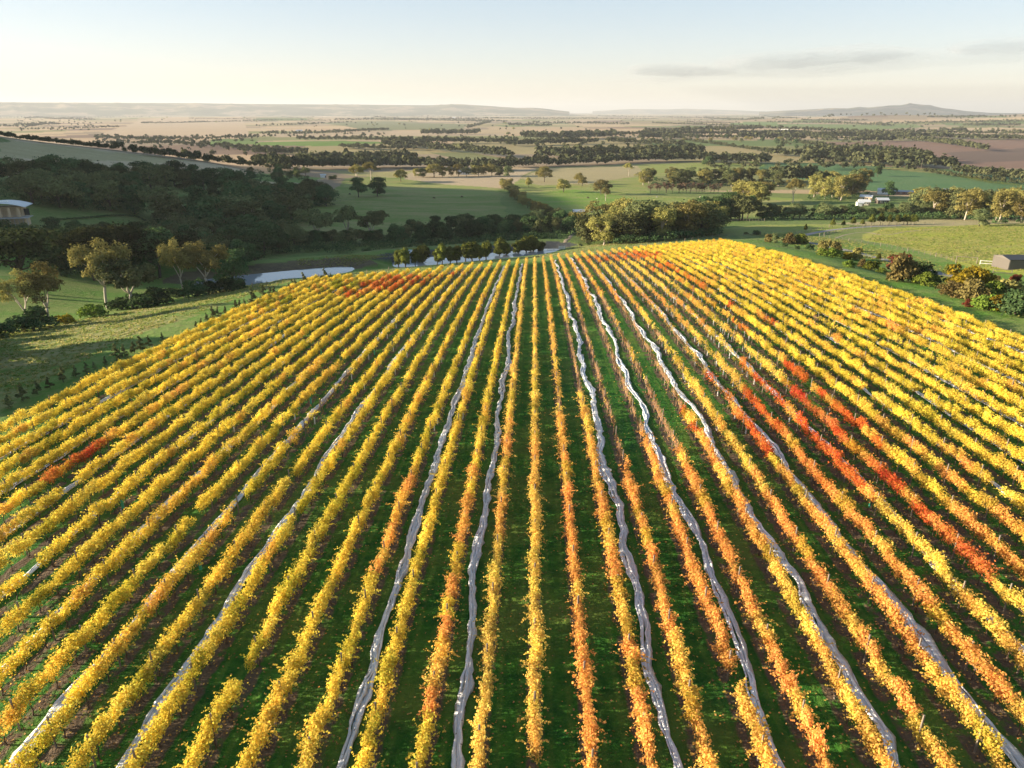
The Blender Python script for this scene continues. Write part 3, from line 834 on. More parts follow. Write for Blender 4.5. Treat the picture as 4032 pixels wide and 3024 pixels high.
# ------------------------------------------------------------------ bird nets bundled on the ground
def bird_net(a, ya, yb, seed, wave=.22, wide=1.0):
    """a long strip of netting raked into a rope of folds: several strands that wander, part and bunch up"""
    r = np.random.default_rng(seed)
    step = .4 if abs(a) < 6 else .5
    ys = np.arange(ya, yb, step); n = len(ys)
    nz = lambda s, k: vnoise(ys, ys * 0 + k * 3.7, s, seed + k) - .5
    xc = ROW0 + DX * a + wave * (np.sin(ys / 5.3 + seed) + .7 * np.sin(ys / 2.3 + 2 * seed)) + .5 * nz(7, 1) + .34 * wave / .2 * nz(2.2, 2) + .16 * nz(.9, 3)
    Vs, Fs, A = [], [], []; off = 0; m = 7
    bunch = np.clip(.75 + 1.3 * nz(3.1, 4) + .9 * nz(1.1, 5), .38, 1.7)
    for s in range(8):
        spread = .25 * wide * (.5 + bunch)
        ph = s * .9 + np.cumsum(r.normal(0, .22, n))
        part = .30 * np.clip(nz(4.5, 10 + s) - .12, 0, 1) * (1 if wave > .14 else .4) * (1 if s % 2 else -1) * 2.2
        cx = xc + spread * np.cos(ph) * (.9 if s < 7 else .2) + part + .08 * nz(.8, 20 + s); cz = .10 + .07 * np.sin(ph) * bunch
        rad = (.085 if s < 7 else .27) * wide * (.55 + .55 * bunch) * (1 + .9 * nz(1.0, 30 + s))
        an = np.linspace(0, 2 * np.pi, m, endpoint=False)
        w = 1 + .4 * np.sin(3 * an[None] + ph[:, None] * 2) + r.normal(0, .16, (n, m))
        X = cx[:, None] + rad[:, None] * np.cos(an)[None] * w
        Zr = np.maximum(cz[:, None] + rad[:, None] * .7 * np.sin(an)[None] * w * (.3 if s == 7 else 1), .012 + .004 * s)
        Y = np.repeat(ys[:, None], m, 1) + r.normal(0, .07, (n, m))
        Z = zvine(X, Y) + Zr + .02
        Vs.append(np.stack([X, Y, Z], -1).reshape(-1, 3))
        i = np.arange(n - 1)[:, None] * m; j = np.arange(m)[None]; j2 = (j + 1) % m
        Fs.append(np.stack([i + j, i + j2, i + m + j2, i + m + j], -1).reshape(-1, 4) + off); off += n * m
        A.append(np.full(n * m, 1.0 if s == 7 else .15 * (s % 3)))
    V = np.concatenate(Vs); org = V[0].copy()
    return link("bird_net", build("bird_net", V - org, [np.concatenate(Fs)], M['net'], attrs={"rnd": np.concatenate(A)}, smooth=True), None, tuple(org))
NETS = [(-1.5, 18, None, .16), (-3.5, 18, None, .08), (-7.5, 20, None, .12), (-9.5, 24, 150, .1), (-11.5, 32, 150, .12), (-13.5, 38, 120, .1), (-15.5, 42, 170, .1), (-17.5, 48, 175, .1), (-19.5, 55, 150, .1),
        (2.5, 18, None, .22), (4.5, 18, None, .22), (6.5, 20, 190, .20), (8.5, 26, 200, .15), (10.5, 32, 180, .12), (14.5, 42, 215, .12), (16.5, 50, 225, .12), (18.5, 55, 200, .12), (21.5, 62, 215, .1), (24.5, 68, 190, .1)]
NETL = {-1.5: "white bird net in the first netted aisle left of the straight central vine row", -3.5: "white bird net in the second netted aisle left of the straight central vine row",
        -7.5: "white bird net in the third netted aisle left of the straight central vine row", -9.5: "white bird net in the fourth netted aisle left of the straight central vine row",
        2.5: "frayed white bird net in the first netted aisle right of the straight central vine row", 4.5: "looping white bird net in the second netted aisle right of the straight central vine row",
        6.5: "white bird net in the third netted aisle right of the straight central vine row", 8.5: "white bird net in the fourth netted aisle right of the straight central vine row",
        10.5: "white bird net beside the bright red vine row", 14.5: "white bird net in the first yellow aisle right of the red vine rows"}
for i, (a, ya, yb, wv) in enumerate(NETS):
    xx = ROW0 + DX * a
    yb = yb or float(yend(xx)) - 3
    ya = max(ya, abs(xx) / .8 - 8)
    o = bird_net(a, ya, yb, 40 + i, wv, (.78 if abs(a) < 12 else .7))
    lab = NETL.get(a) or (f"white bird net, {ORD[1 + [-19.5, -17.5, -15.5, -13.5, -11.5].index(a)]} in from the paddock edge by the gum trees" if a < 0 else f"white bird net, {ORD[1 + [24.5, 21.5, 18.5, 16.5].index(a)]} in from the shrub strip by the driveway")
    tag(o, lab, "bird net", "bird nets bundled between the vine rows")

# fallen leaves on the aisles
n = 24000
lx = rng.uniform(-36, 40, n); ly = 20 + 75 * rng.random(n) ** 1.4
kk = np.round((lx - ROW0) / DX); lx = np.where(rng.random(n) < .7, ROW0 + DX * kk + rng.normal(0, .55, n), lx)
P = np.c_[lx, ly, zvine(lx, ly) + .05]
Vl, Fl = cards(P, np.tile([0, 0, 1.0], (n, 1)), .115 * rng.uniform(.6, 1.3, n), 1.1, .35)
def littermat():
    m, nt, out = newmat("fallen_leaf")
    at = N(nt, "ShaderNodeAttribute", attribute_name="rnd")
    c = ramp(nt, at.outputs["Fac"], [(0, (.16, .09, .04)), (.5, (.33, .2, .08)), (.8, (.6, .4, .08)), (1, (.5, .2, .06))])
    d = N(nt, "ShaderNodeBsdfDiffuse"); L(nt, c, d.inputs[0]); L(nt, d.outputs[0], out.inputs[0]); return m
M['litter'] = littermat()
tag(link("fallen_leaves", build("fallen_leaves", Vl, [Fl], M['litter'], attrs={"rnd": np.repeat(rng.random(n), 4)})), None, None, None, 'stuff')

# ------------------------------------------------------------------ trees
def lobes_cards(lobes, n, size, r, shell=.62, up=.35, jit=.55, asp=1.3):
    """leaf clumps spread through a set of ellipsoids (cx,cy,cz,rx,ry,rz)"""
    Lb = np.array(lobes, float)
    w = (Lb[:, 3] * Lb[:, 4] + Lb[:, 3] * Lb[:, 5]) ; w /= w.sum()
    k = r.choice(len(Lb), n, p=w)
    d = r.normal(0, 1, (n, 3)); d /= np.linalg.norm(d, axis=1)[:, None]
    d[:, 2] = np.where(d[:, 2] < -.35, -d[:, 2] * .6, d[:, 2])
    rad = shell + (1.06 - shell) * r.random(n) ** .6
    rad = rad * np.where(r.random(n) < .16, r.uniform(1.0, 1.38, n), 1)          # stray sprigs break the outline
    lump = 1 + .16 * np.sin(d[:, 0] * 7 + k) * np.sin(d[:, 1] * 6 + 2 * k) * np.sin(d[:, 2] * 7)
    P = Lb[k, :3] + d * Lb[k, 3:] * (rad * lump)[:, None]
    nr = d / Lb[k, 3:]; nr /= np.linalg.norm(nr, axis=1)[:, None]; nr[:, 2] += up
    return cards(P, nr, size * r.uniform(.65, 1.35, n), asp, jit, r, .1), k

def crown(name, lobes, n, size, mat, seed, **kw):
    r = np.random.default_rng(seed)
    (V, F), k = lobes_cards(lobes, n, size, r, **kw)
    lr = r.random(len(lobes))
    rn = np.clip(.55 * np.repeat(r.random(n), 4) + .45 * np.repeat(lr[k], 4), 0, 1)
    return build(name, V, [F], mat, attrs={"rnd": rn})

def limb(mb, a, b, r0, r1, bend, r, n=5):
    a, b = np.array(a, float), np.array(b, float)
    t = np.linspace(0, 1, 6)[:, None]; off = r.normal(0, 1, 3) * bend
    mb.tube(a + (b - a) * t + off * np.sin(t * np.pi), np.linspace(r0, r1, 6), n)

TREES = {}
def reg(kind, trunk, crwn): TREES.setdefault(kind, []).append((trunk, crwn))

def gum(seed, spread=1.0, open_=1.0, mat='gum', bark='bark', nl=5200, size=.36, h=15.0, low=0):
    """eucalypt: pale forked limbs carrying separate rounded heads of leaves"""
    r = np.random.default_rng(seed); mb = MB()
    lean = r.normal(0, .05, 2) * h
    fork = np.array([lean[0] * .3, lean[1] * .3, h * r.uniform(.24, .36)])
    limb(mb, (0, 0, -.4), fork, .36, .27, .15, r, 7)
    lobes = []
    nlimb = r.integers(4, 6)
    for i in range(nlimb):
        an = i * 2 * np.pi / nlimb + r.uniform(-.4, .4); rad = h * .17 * spread * r.uniform(.7, 1.25)
        p1 = fork + np.array([np.cos(an) * rad * .6, np.sin(an) * rad * .6, h * r.uniform(.2, .3)])
        limb(mb, fork, p1, .19, .12, .3, r)
        for j in range(r.integers(2, 4)):
            a2 = an + r.uniform(-.8, .8)
            p2 = p1 + np.array([np.cos(a2) * rad * .75, np.sin(a2) * rad * .75, h * r.uniform(.08, .24)])
            limb(mb, p1, p2, .10, .04, .2, r, 4)
            s = h * r.uniform(.085, .135)
            lobes.append((*(p2 + np.array([0, 0, s * .2])), s * 1.1, s * 1.1, s * r.uniform(.85, 1.15)))
            lobes.append((*(p2 + r.normal(0, s * .9, 3)), s * .8, s * .8, s * .75))
            lobes.append((*(p1 + (p2 - p1) * r.uniform(.2, .7) + np.array([np.cos(a2), np.sin(a2), -.2]) * s), s * .85, s * .85, s * .8))
    for i in range(low):
        an = r.uniform(0, 6.28); q = h * .2 * spread * r.uniform(.3, 1.0); s = h * r.uniform(.10, .15)
        lobes.append((np.cos(an) * q, np.sin(an) * q, h * r.uniform(.14, .5), s * 1.1, s * 1.1, s))
    lobes.append((lean[0], lean[1], h * .88, h * .12, h * .12, h * .1))
    lobes.append((r.normal(0, 1), r.normal(0, 1), h * .72, h * .15 * spread, h * .15 * spread, h * .1))
    return mb.mesh("trunk", M[bark], True), crown("crown", lobes, int(nl * open_), size, M[mat], seed + 1, shell=.55, up=.5)

def broad(seed, h=11.0, w=.5, mat='dark', nl=4200, size=.42, flat=1.0, clear=.04):
    """dense round-headed tree"""
    r = np.random.default_rng(seed); mb = MB()
    limb(mb, (0, 0, -.4), (r.normal(0, .2), r.normal(0, .2), h * .5), .3, .18, .1, r, 6)
    for i in range(4):
        an = i * 1.57 + r.uniform(-.5, .5)
        limb(mb, (0, 0, h * .25), (np.cos(an) * h * w * .5, np.sin(an) * h * w * .5, h * .6), .14, .05, .2, r, 4)
    lobes = []
    for i in range(15):
        an = r.uniform(0, 2 * np.pi); zz = r.uniform(clear + .1, .88); rr_ = h * w * .62 * np.sqrt(max(.05, 1 - ((zz - .5) / .5) ** 2)) * r.uniform(.5, 1.05)
        s = h * r.uniform(.11, .19)
        lobes.append((np.cos(an) * rr_, np.sin(an) * rr_, h * zz * flat, s, s, s * .82))
    lobes.append((0, 0, h * (.48 + clear * .3), h * w * .52, h * w * .52, h * .40))
    return mb.mesh("trunk", M['bark_dark'], True), crown("crown", lobes, nl, size, M[mat], seed + 1, shell=.75, up=.35)

def umbrella(seed, h=14.0, w=.75, nl=6500):
    """old pine: bare limbs below, flat overlapping plates of needles above"""
    r = np.random.default_rng(seed); mb = MB(); lobes = []
    limb(mb, (0, 0, -.4), (.2, .1, h * .55), .42, .3, .15, r, 7)
    for i in range(11):
        an = i * 2.4 + r.uniform(-.3, .3); q = r.uniform(.25, 1.0); rr_ = h * w * .6 * q
        zz = h * (.93 - .30 * q ** 2 + r.uniform(-.05, .05))
        limb(mb, (0, 0, h * r.uniform(.35, .55)), (np.cos(an) * rr_, np.sin(an) * rr_, zz - h * .03), .15, .06, .3, r, 4)
        s = h * r.uniform(.15, .22)
        lobes.append((np.cos(an) * rr_, np.sin(an) * rr_, zz, s * 1.15, s * 1.15, s * .5))
        lobes.append((np.cos(an) * rr_ * .8 + r.normal(0, .5), np.sin(an) * rr_ * .8 + r.normal(0, .5), zz - h * .17, s * .9, s * .9, s * .45))
    lobes.append((0, 0, h * .9, h * .24, h * .24, h * .1))
    return mb.mesh("trunk", M['bark_dark'], True), crown("crown", lobes, nl, .40, M['pine'], seed + 1, shell=.6, up=.8)

def cypress(seed, h=6.4, w=.27, nl=3000):
    """upright clipped conifer, narrow at the foot and full at the shoulder"""
    r = np.random.default_rng(seed); mb = MB()
    limb(mb, (0, 0, -.3), (0, 0, h * .6), .16, .08, .02, r, 5)
    lobes = []
    for i in range(13):
        an = r.uniform(0, 6.28); q = r.uniform(.15, .62); zz = r.uniform(.22, .86)
        wid = h * w * (.55 + .75 * min(1, zz / .55)) * (1 if zz < .75 else .75)
        lobes.append((np.cos(an) * wid * q, np.sin(an) * wid * q, h * zz, h * .085, h * .085, h * .16))
    lobes.append((0, 0, h * .52, h * w * .66, h * w * .66, h * .42))
    return mb.mesh("trunk", M['bark_dark'], True), crown("crown", lobes, nl, .26, M['cypress'], seed + 1, shell=.78, up=.2, asp=1.9)

def cone(seed, h=4.2, w=.24, mat='cypress', nl=1300):
    """small ornamental teardrop tree on a short clear stem"""
    r = np.random.default_rng(seed); mb = MB()
    mb.tube([(0, 0, -.2), (.02, 0, h * .3), (0, 0, h * .8)], [.07, .06, .02], 5)
    lobes = [(0, 0, h * .42, h * w, h * w, h * .22), (0, 0, h * .60, h * w * .8, h * w * .8, h * .22), (0, 0, h * .78, h * w * .5, h * w * .5, h * .2)]
    for i in range(6):
        an = r.uniform(0, 6.28); lobes.append((np.cos(an) * h * w * .6, np.sin(an) * h * w * .6, h * r.uniform(.35, .65), h * .1, h * .1, h * .12))
    return mb.mesh("trunk", M['bark_dark'], True), crown("crown", lobes, nl, .22, M[mat], seed + 1, shell=.7, up=.3)

def bush(seed, mat, h=2.4, w=.62, nl=2000, size=.22):
    r = np.random.default_rng(seed); mb = MB(); lobes = []
    for i in range(9):
        an = r.uniform(0, 6.28); q = r.uniform(.1, 1.0) * h * w
        top = np.array([np.cos(an) * q, np.sin(an) * q, h * r.uniform(.4, .82)])
        mb.tube([(0, 0, -.1), tuple(top * .5 + np.array([0, 0, .1])), tuple(top)], [.05, .035, .015], 4)
        s = h * r.uniform(.2, .32); lobes.append((*top, s, s, s * .85))
    lobes.append((0, 0, h * .4, h * w * .8, h * w * .8, h * .38))
    for i in range(6):
        an = i * 1.05 + r.uniform(-.3, .3); s = h * r.uniform(.16, .26)
        lobes.append((np.cos(an) * h * w * .8, np.sin(an) * h * w * .8, h * r.uniform(.12, .3), s * 1.2, s * 1.2, s))
    return mb.mesh("stem", M['bark_dark'], True), crown("foliage", lobes, nl, size, M[mat], seed + 1, shell=.6, up=.35, jit=.8)

def sapling(seed, h=2.6, nl=420):
    r = np.random.default_rng(seed); mb = MB()
    mb.tube([(0, 0, -.1), (r.normal(0, .05), 0, h * .5), (r.normal(0, .08), 0, h)], [.04, .03, .01], 4)
    lobes = []
    for i in range(9):
        z = h * (.18 + .09 * i); an = r.uniform(0, 6.28); q = .32 * (1.1 - i / 9)
        mb.tube([(0, 0, z - .1), (np.cos(an) * q * 1.6, np.sin(an) * q * 1.6, z + .15)], [.018, .008], 3, cap=False)
        lobes.append((np.cos(an) * q, np.sin(an) * q, z, .30 * (1.25 - i / 9), .30 * (1.25 - i / 9), .22))
    return mb.mesh("stem", M['bark_dark']), crown("foliage", lobes, nl, .17, M['gum_dark'], seed + 1, shell=.3, up=.3, jit=.9)

def bare_tree(seed, h=7.0):
    r = np.random.default_rng(seed); mb = MB()
    mb.tube([(0, 0, -.3), (0, 0, h * .4), (.1, 0, h * .95)], [.12, .09, .02], 5)
    lobes = []
    for i in range(16):
        an = r.uniform(0, 6.28); z0 = h * r.uniform(.2, .6); q = h * r.uniform(.12, .26); z1 = z0 + h * r.uniform(.2, .38)
        mb.tube([(0, 0, z0), (np.cos(an) * q, np.sin(an) * q, z1)], [.04, .012], 3, cap=False)
        lobes.append((np.cos(an) * q, np.sin(an) * q, z1, h * .08, h * .08, h * .12))
    return mb.mesh("trunk", M['bark_dark']), crown("crown", lobes, 800, .20, M['twig'], seed + 1, shell=.2, up=.2, jit=1.0, asp=3.0)

for i in range(4): reg('gum', *gum(500 + 10 * i, spread=[1.15, .9, 1.3, 1.0][i]))
for i in range(4): reg('gum_full', *gum(540 + 10 * i, spread=[1.2, 1.0, 1.3, 1.1][i], low=9, nl=5600, size=.42))
for i in range(4): reg('gum_thick', *gum(590 + 10 * i, spread=[1.2, 1.0, 1.3, 1.1][i], low=9, mat='gum_dark', nl=5600, size=.44, h=13))
for i in range(4): reg('gum_dark', *gum(560 + 10 * i, spread=[1.1, 1.3, 1.0, 1.2][i], mat='gum_dark', nl=5200, size=.42, h=13))
for i in range(5): reg('dark', *broad(620 + 10 * i, w=[.5, .62, .45, .7, .55][i]))
for i in range(3): reg('olive', *broad(680 + 10 * i, w=[.6, .75, .5][i], mat='gum_dark', nl=3800))
for i in range(3): reg('oak', *broad(720 + 10 * i, h=10, w=[.8, .7, .9][i], mat='gum', nl=4200, size=.4, clear=.2))
for i in range(3): reg('pine', *umbrella(760 + 10 * i))
for i in range(4): reg('cypress', *cypress(800 + 10 * i, w=[.26, .22, .28, .24][i]))
for i in range(3): reg('cone', *cone(850 + 10 * i))
for i in range(3): reg('bush', *bush(880 + 10 * i, 'bush'))
for i in range(3): reg('bush_tan', *bush(920 + 10 * i, 'bush_tan', w=.5))
for i in range(2): reg('bush_yellow', *bush(960 + 10 * i, 'bush_yellow'))
for i in range(2): reg('bush_dark', *bush(980 + 10 * i, 'dark', h=2.6, w=.6, nl=1800))
reg('bush_red', *bush(1000, 'bush_red', h=3.2, w=.5))
for i in range(4): reg('sapling', *sapling(1020 + 10 * i))
for i in range(3): reg('bare', *bare_tree(1070 + 10 * i))
H0 = {'gum_full': 15, 'gum_thick': 13, 'gum': 15, 'gum_dark': 13, 'dark': 10.6, 'olive': 10.6, 'oak': 9.6, 'pine': 14, 'cypress': 6.4, 'cone': 4.1, 'bush': 2.4, 'bush_tan': 2.4, 'bush_yellow': 2.4, 'bush_dark': 2.6, 'bush_red': 3.2, 'sapling': 2.6, 'bare': 7}
NAME = {'gum_full': ('gum_tree', 'tree'), 'gum_thick': ('gum_tree', 'tree'), 'gum': ('gum_tree', 'tree'), 'gum_dark': ('gum_tree', 'tree'), 'dark': ('evergreen_tree', 'tree'), 'olive': ('evergreen_tree', 'tree'), 'oak': ('paddock_tree', 'tree'), 'pine': ('pine_tree', 'tree'), 'cypress': ('cypress_tree', 'tree'),
        'cone': ('ornamental_tree', 'tree'), 'bush': ('shrub', 'shrub'), 'bush_tan': ('shrub', 'shrub'), 'bush_yellow': ('shrub', 'shrub'), 'bush_dark': ('shrub', 'shrub'), 'bush_red': ('shrub', 'shrub'), 'sapling': ('sapling', 'sapling'), 'bare': ('bare_tree', 'tree')}
WORD = {'gum_full': 'golden gum tree', 'gum_thick': 'dark gum tree', 'gum': 'olive gum tree', 'gum_dark': 'dark gum tree', 'dark': 'dark round tree', 'olive': 'dull olive tree', 'oak': 'spreading olive tree', 'pine': 'flat topped dark pine', 'cypress': 'clipped upright cypress', 'cone': 'small teardrop tree',
        'bush': 'green shrub', 'bush_tan': 'tan shrub', 'bush_yellow': 'yellow green shrub', 'bush_dark': 'dark shrub', 'bush_red': 'red shrub', 'sapling': 'thin young conifer', 'bare': 'bare brown tree'}
trng = random.Random(77)
def plant(kind, p, h, label, group=None, wide=1.0):
    tr, cr = trng.choice(TREES[kind])
    s = h / H0[kind]
    root = empty(NAME[kind][0], (p[0], p[1], p[2] - .05), trng.uniform(0, 6.28), (s * wide, s * wide, s))
    for m in (tr, cr): link(m.name.split('.')[0], m, root)
    tag(root, label, NAME[kind][1], group)
    return root
def px_h(p, hp):
    """real height of something hp photo pixels tall (2212 wide copy) standing at p"""
    d = math.hypot(p[0], p[1]); dep = (p[1] * cy - p[0] * sy_) * cp + (CZ - p[2]) * sp
    return hp * 1024 / 2212 * dep / FPX / .97

# hero trees and single trees: (kind, px, py of the foot, height in photo pixels, width factor, label)
SOLO = [
 ('gum', 62, 708, 128, .8, "golden gum tree with a leaning pale trunk at the far left edge of the paddock"),
 ('gum', 108, 702, 138, .9, "broad golden gum tree beside the dark bush at the left paddock edge"),
 ('gum', 234, 668, 150, .9, "tall gum tree with a long white forked trunk and golden crown"),
 ('gum_dark', 290, 666, 108, 1.25, "dark gum tree with low spreading pale branches next to the tall white forked gum"),
 ('gum', 397, 642, 126, .65, "slim golden gum tree with a white trunk left of the pond"),
 ('gum', 450, 636, 114, 1.05, "wide bronze gum tree in front of the left end of the long pond"),
 ('dark', 505, 622, 78, .95, "dark weeping tree against the water of the long pond"),
 ('pine', 60, 640, 140, 1.45, "wide flat topped dark pine behind the golden gums at the left"),
 ('pine', 0, 625, 120, 1.3, "flat topped dark pine cut by the left picture edge"),
 ('pine', 205, 606, 108, 1.1, "flat topped dark pine behind the tall white forked gum, left one of two"),
 ('pine', 285, 600, 106, 1.2, "flat topped dark pine behind the tall white forked gum, right one of two"),
 ('dark', 345, 600, 100, 1.1, "dark round tree between the pines and the slim golden gum"),
 ('gum_dark', 690, 526, 74, 1.2, "tall dark gum tree standing left in the belt behind the long pond"),
 ('gum_dark', 752, 522, 78, .85, "tallest gum tree, with a rounded crown, in the belt behind the long pond"),
 ('gum_dark', 800, 524, 66, 1.2, "dark gum tree with white forked branches in the belt behind the long pond"),
 ('dark', 775, 426, 40, 1.0, "dark round tree in the green paddock, left of the pair"),
 ('dark', 815, 424, 40, 1.1, "dark round tree in the green paddock, right of the pair"),
 ('gum', 770, 394, 38, 1.3, "leaning gum cluster tree on the tan strip above the dark pair"),
 ('gum', 802, 392, 40, 1.1, "tall gum on the tan strip above the dark pair, right of the leaning one"),
 ('oak', 866, 392, 24, 1.0, "upright olive tree alone on the tan strip above the green paddock"),
 ('bush_dark', 719, 388, 10, 1.2, "small round dark bush alone in the upper green paddock"),
 ('oak', 1176, 393, 31, .95, "spreading paddock tree with a domed crown, farthest left of the sunlit paddock"),
 ('oak', 1217, 415, 26, 1.2, "wide domed paddock tree on sunlit grass with a long shadow"),
 ('oak', 1250, 398, 23, .9, "paddock tree with a split crown, upper of a leaning pair"),
 ('oak', 1258, 402, 20, 1.0, "paddock tree with a low crown, lower of a leaning pair"),
 ('oak', 1298, 420, 30, 1.1, "dark leafy paddock tree behind a lower one in the sunlit paddock"),
 ('gum', 1308, 434, 30, 1.0, "paddock tree with a wide base nearest the gum wood in the sunlit paddock"),
 ('gum', 1358, 381, 28, .85, "lone gum on a pale trunk standing above the sunlit paddock"),
 ('oak', 1142, 405, 20, .8, "small upright olive tree beside the tan paddock"),
 ('bush_dark', 1530, 357, 18, 1.2, "dark conical bush on the paddock edge below the long wood"),
 ('dark', 1895, 381, 22, 1.0, "dark lone tree standing in the deep green field at the right"),
 ('gum', 1711, 441, 55, .85, "tall gum tree on two bare trunks left of the big golden gum clump"),
 ('dark', 1918, 430, 36, .8, "dark round tree by the farmhouse roofs"),
 ('olive', 2115, 488, 36, 1.4, "wide dark green domed tree at the edge of the right hill field"),
 ('cone', 1739, 502, 18, .8, "small teardrop tree beside the bend of the driveway, first of its line"),
]
# the line of ornamental trees along the drive
for i, (px, py, hp) in enumerate([(1798, 492, 14), (1821, 491, 11), (1842, 489, 14), (1862, 489, 12), (1882, 488, 18), (1901, 487, 19), (1920, 487, 17), (1937, 487, 17), (1951, 486, 16), (1959, 486, 16), (1967, 486, 16), (1975, 486, 16)]):
    SOLO.append(('cone', px, py, hp * 1.35, 1.15, f"small teardrop tree in the line above the driveway, {ORD[i + 1]} from the left"))
# clipped cypresses in front of the second pond
for i, (px, py, hp, w) in enumerate([(861, 578, 37, .9), (876, 578, 41, 1.0), (897, 576, 36, .8), (913, 574, 42, 1.15), (945, 572, 31, .9), (955, 572, 44, .85), (973, 571, 36, 1.0), (987, 570, 37, 1.0), (1006, 567, 38, 1.0), (1020, 566, 40, 1.15), (1036, 564, 33, .8),
                                     (1050, 562, 38, 1.0), (1079, 558, 42, .9), (1093, 557, 32, 1.1), (1120, 552, 30, 1.2), (1137, 551, 36, 1.3), (1152, 549, 36, 1.2), (1168, 547, 24, 1.2)]):
    SOLO.append(('cypress', px, py, hp * 1.04, w * 1.5, f"clipped upright cypress in front of the dark lined pond, {ORD[i + 1]} from the left"))
# shrubs of the strip between the vines and the drive
for k, px, py, hp, w, lab in [
 ('olive', 1674, 525, 20, .9, "small leafy tree at the far left end of the shrub strip"), ('bush_tan', 1660, 523, 16, .8, "tan shrub leftmost in the shrub strip"), ('bush_tan', 1702, 527, 22, .9, "brownish shrub behind the leafy tree of the shrub strip"),
 ('bush', 1727, 526, 19, 1.2, "round yellow and dark green shrub near the drive bend"), ('bush_dark', 1694, 533, 9, 1.0, "low dark shrub at the vine edge of the far shrub strip"), ('bush_dark', 1721, 539, 9, .8, "smallest round dark shrub below the yellow and green one"),
 ('bush_dark', 1748, 540, 12, 1.0, "dark green mound shrub beside the drive"), ('bush_tan', 1779, 547, 26, .8, "rusty feathery shrub, left of the pair by the drive"), ('bush_tan', 1806, 544, 22, .8, "rusty feathery shrub, right of the pair by the drive"),
 ('bush', 1776, 552, 15, 1.0, "loose pale green shrub below the rusty pair"), ('bush', 1797, 556, 20, 1.1, "dense green shrub below the rusty pair"), ('bush_dark', 1815, 555, 13, 1.1, "grey green mound shrub right of the dense green one"),
 ('bush_yellow', 1831, 560, 12, 1.2, "low yellow green shrub by the drive"), ('bush_tan', 1850, 562, 26, .6, "upright olive shrub at the drive edge"), ('bush', 1834, 577, 15, 1.1, "bright green ball shrub nearest the vines"),
 ('bush_tan', 1860, 577, 17, .8, "small feathery tan shrub between two green balls"), ('bush', 1880, 583, 19, 1.1, "bright green oval shrub beside the drive"), ('cone', 1897, 566, 18, 1.0, "little upright green tree standing on the drive verge"),
 ('bush_red', 1944, 588, 38, 1.0, "deep red leaved shrub behind the feathery tan one"), ('bush_tan', 1950, 608, 54, .8, "tall feathery tan shrub in front of the red one"), ('bush', 1905, 590, 12, 1.2, "low scruffy green shrub right of the bright oval"),
 ('bush_dark', 1990, 612, 40, 1.2, "large dense dark green shrub beyond the vines at right"), ('bush', 1998, 616, 28, 1.1, "green shrub at the foot of the large dense dark one"), ('cone', 2042, 601, 28, 1.0, "dark little conical tree beside the drive at right"),
 ('bush_yellow', 2085, 622, 46, .95, "tall yellow green shrub in front of the timber gate"), ('bush_yellow', 2112, 618, 40, .9, "yellow green shrub right of the tall yellow one"), ('bush_tan', 2055, 640, 30, 1.2, "olive tan shrub left in the big mixed thicket"),
 ('bush_tan', 2095, 648, 42, 1.0, "grey tan shrub in the middle of the big mixed thicket"), ('bush', 2140, 650, 42, 1.0, "grey green shrub at the back of the big mixed thicket"), ('bush_tan', 2170, 652, 48, 1.1, "tan bush with greenish tips in the big mixed thicket"),
 ('bush', 2128, 668, 30, 1.2, "olive shrub at the front of the big mixed thicket"), ('bush_red', 2090, 662, 16, 1.0, "small coppery shrub low in the big mixed thicket"), ('bush_dark', 2195, 680, 50, 1.1, "dark olive bush in the corner of the thicket at the right edge"),
 ('bush_yellow', 2165, 672, 34, 1.1, "yellow olive bush in front of the corner thicket"), ('bush_red', 2192, 612, 20, .8, "dull red shrub beside the dark shed"), ('bush_dark', 2205, 640, 30, 1.0, "dark shrub right of the shed corner"), ('bush_tan', 2150, 607, 12, 1.0, "grey twiggy shrub against the shed wall"),
 ('bush', 1612, 506, 5, 1.3, "tiny round bush beyond the far right corner of the vines"), ('bush_dark', 1633, 507, 9, 1.2, "small dark bush beyond the far right corner of the vines"),
 ('bush_dark', 74, 712, 46, 1.3, "dark bush under the golden gums at the left"), ('bush_dark', 5, 728, 36, 1.2, "dark bush cut by the left edge of the picture"), ('bush_yellow', 145, 698, 20, 1.2, "small round lime green bush at the paddock edge"),
 ('bush', 205, 684, 28, 1.3, "olive bush at the foot of the tall white forked gum"), ('bush_dark', 265, 668, 28, 1.3, "dark bush below the low branched gum"), ('bush_dark', 312, 664, 36, 1.3, "dark bush right of the low branched gum"), ('bush_dark', 340, 660, 40, 1.2, "dark bush between the low branched gum and the slim golden gum"),
 ('bush_dark', 385, 644, 24, 1.2, "dark bush at the foot of the slim golden gum"), ('bush_dark', 425, 640, 36, 1.3, "dark bush below the wide bronze gum"), ('bush_dark', 480, 632, 32, 1.3, "dark bush left of the weeping tree at the pond"), ('bush_dark', 515, 627, 22, 1.3, "dark bush under the weeping tree at the pond")]:
    SOLO.append((k, px, py, hp * (1.08 if px > 1600 else 1.0), w * 1.05, lab))
for i in range(3, 13):
    SOLO.append(('gum_full' if i % 3 else 'gum_thick', -22 - i * 26, 722 + i * 15 + (i % 2) * 5, 128 + (i % 4) * 10, 1.2, f"gum tree of the line continuing left of the picture, {ORD[i - 2]} from the picture edge"))
for i in range(2, 15):
    SOLO.append(('bush_dark', -30 - i * 23, 722 + i * 12, 44 + (i % 3) * 8, 1.5, f"dark bush of the tree line left of the picture, {ORD[i - 1]} from the picture edge"))
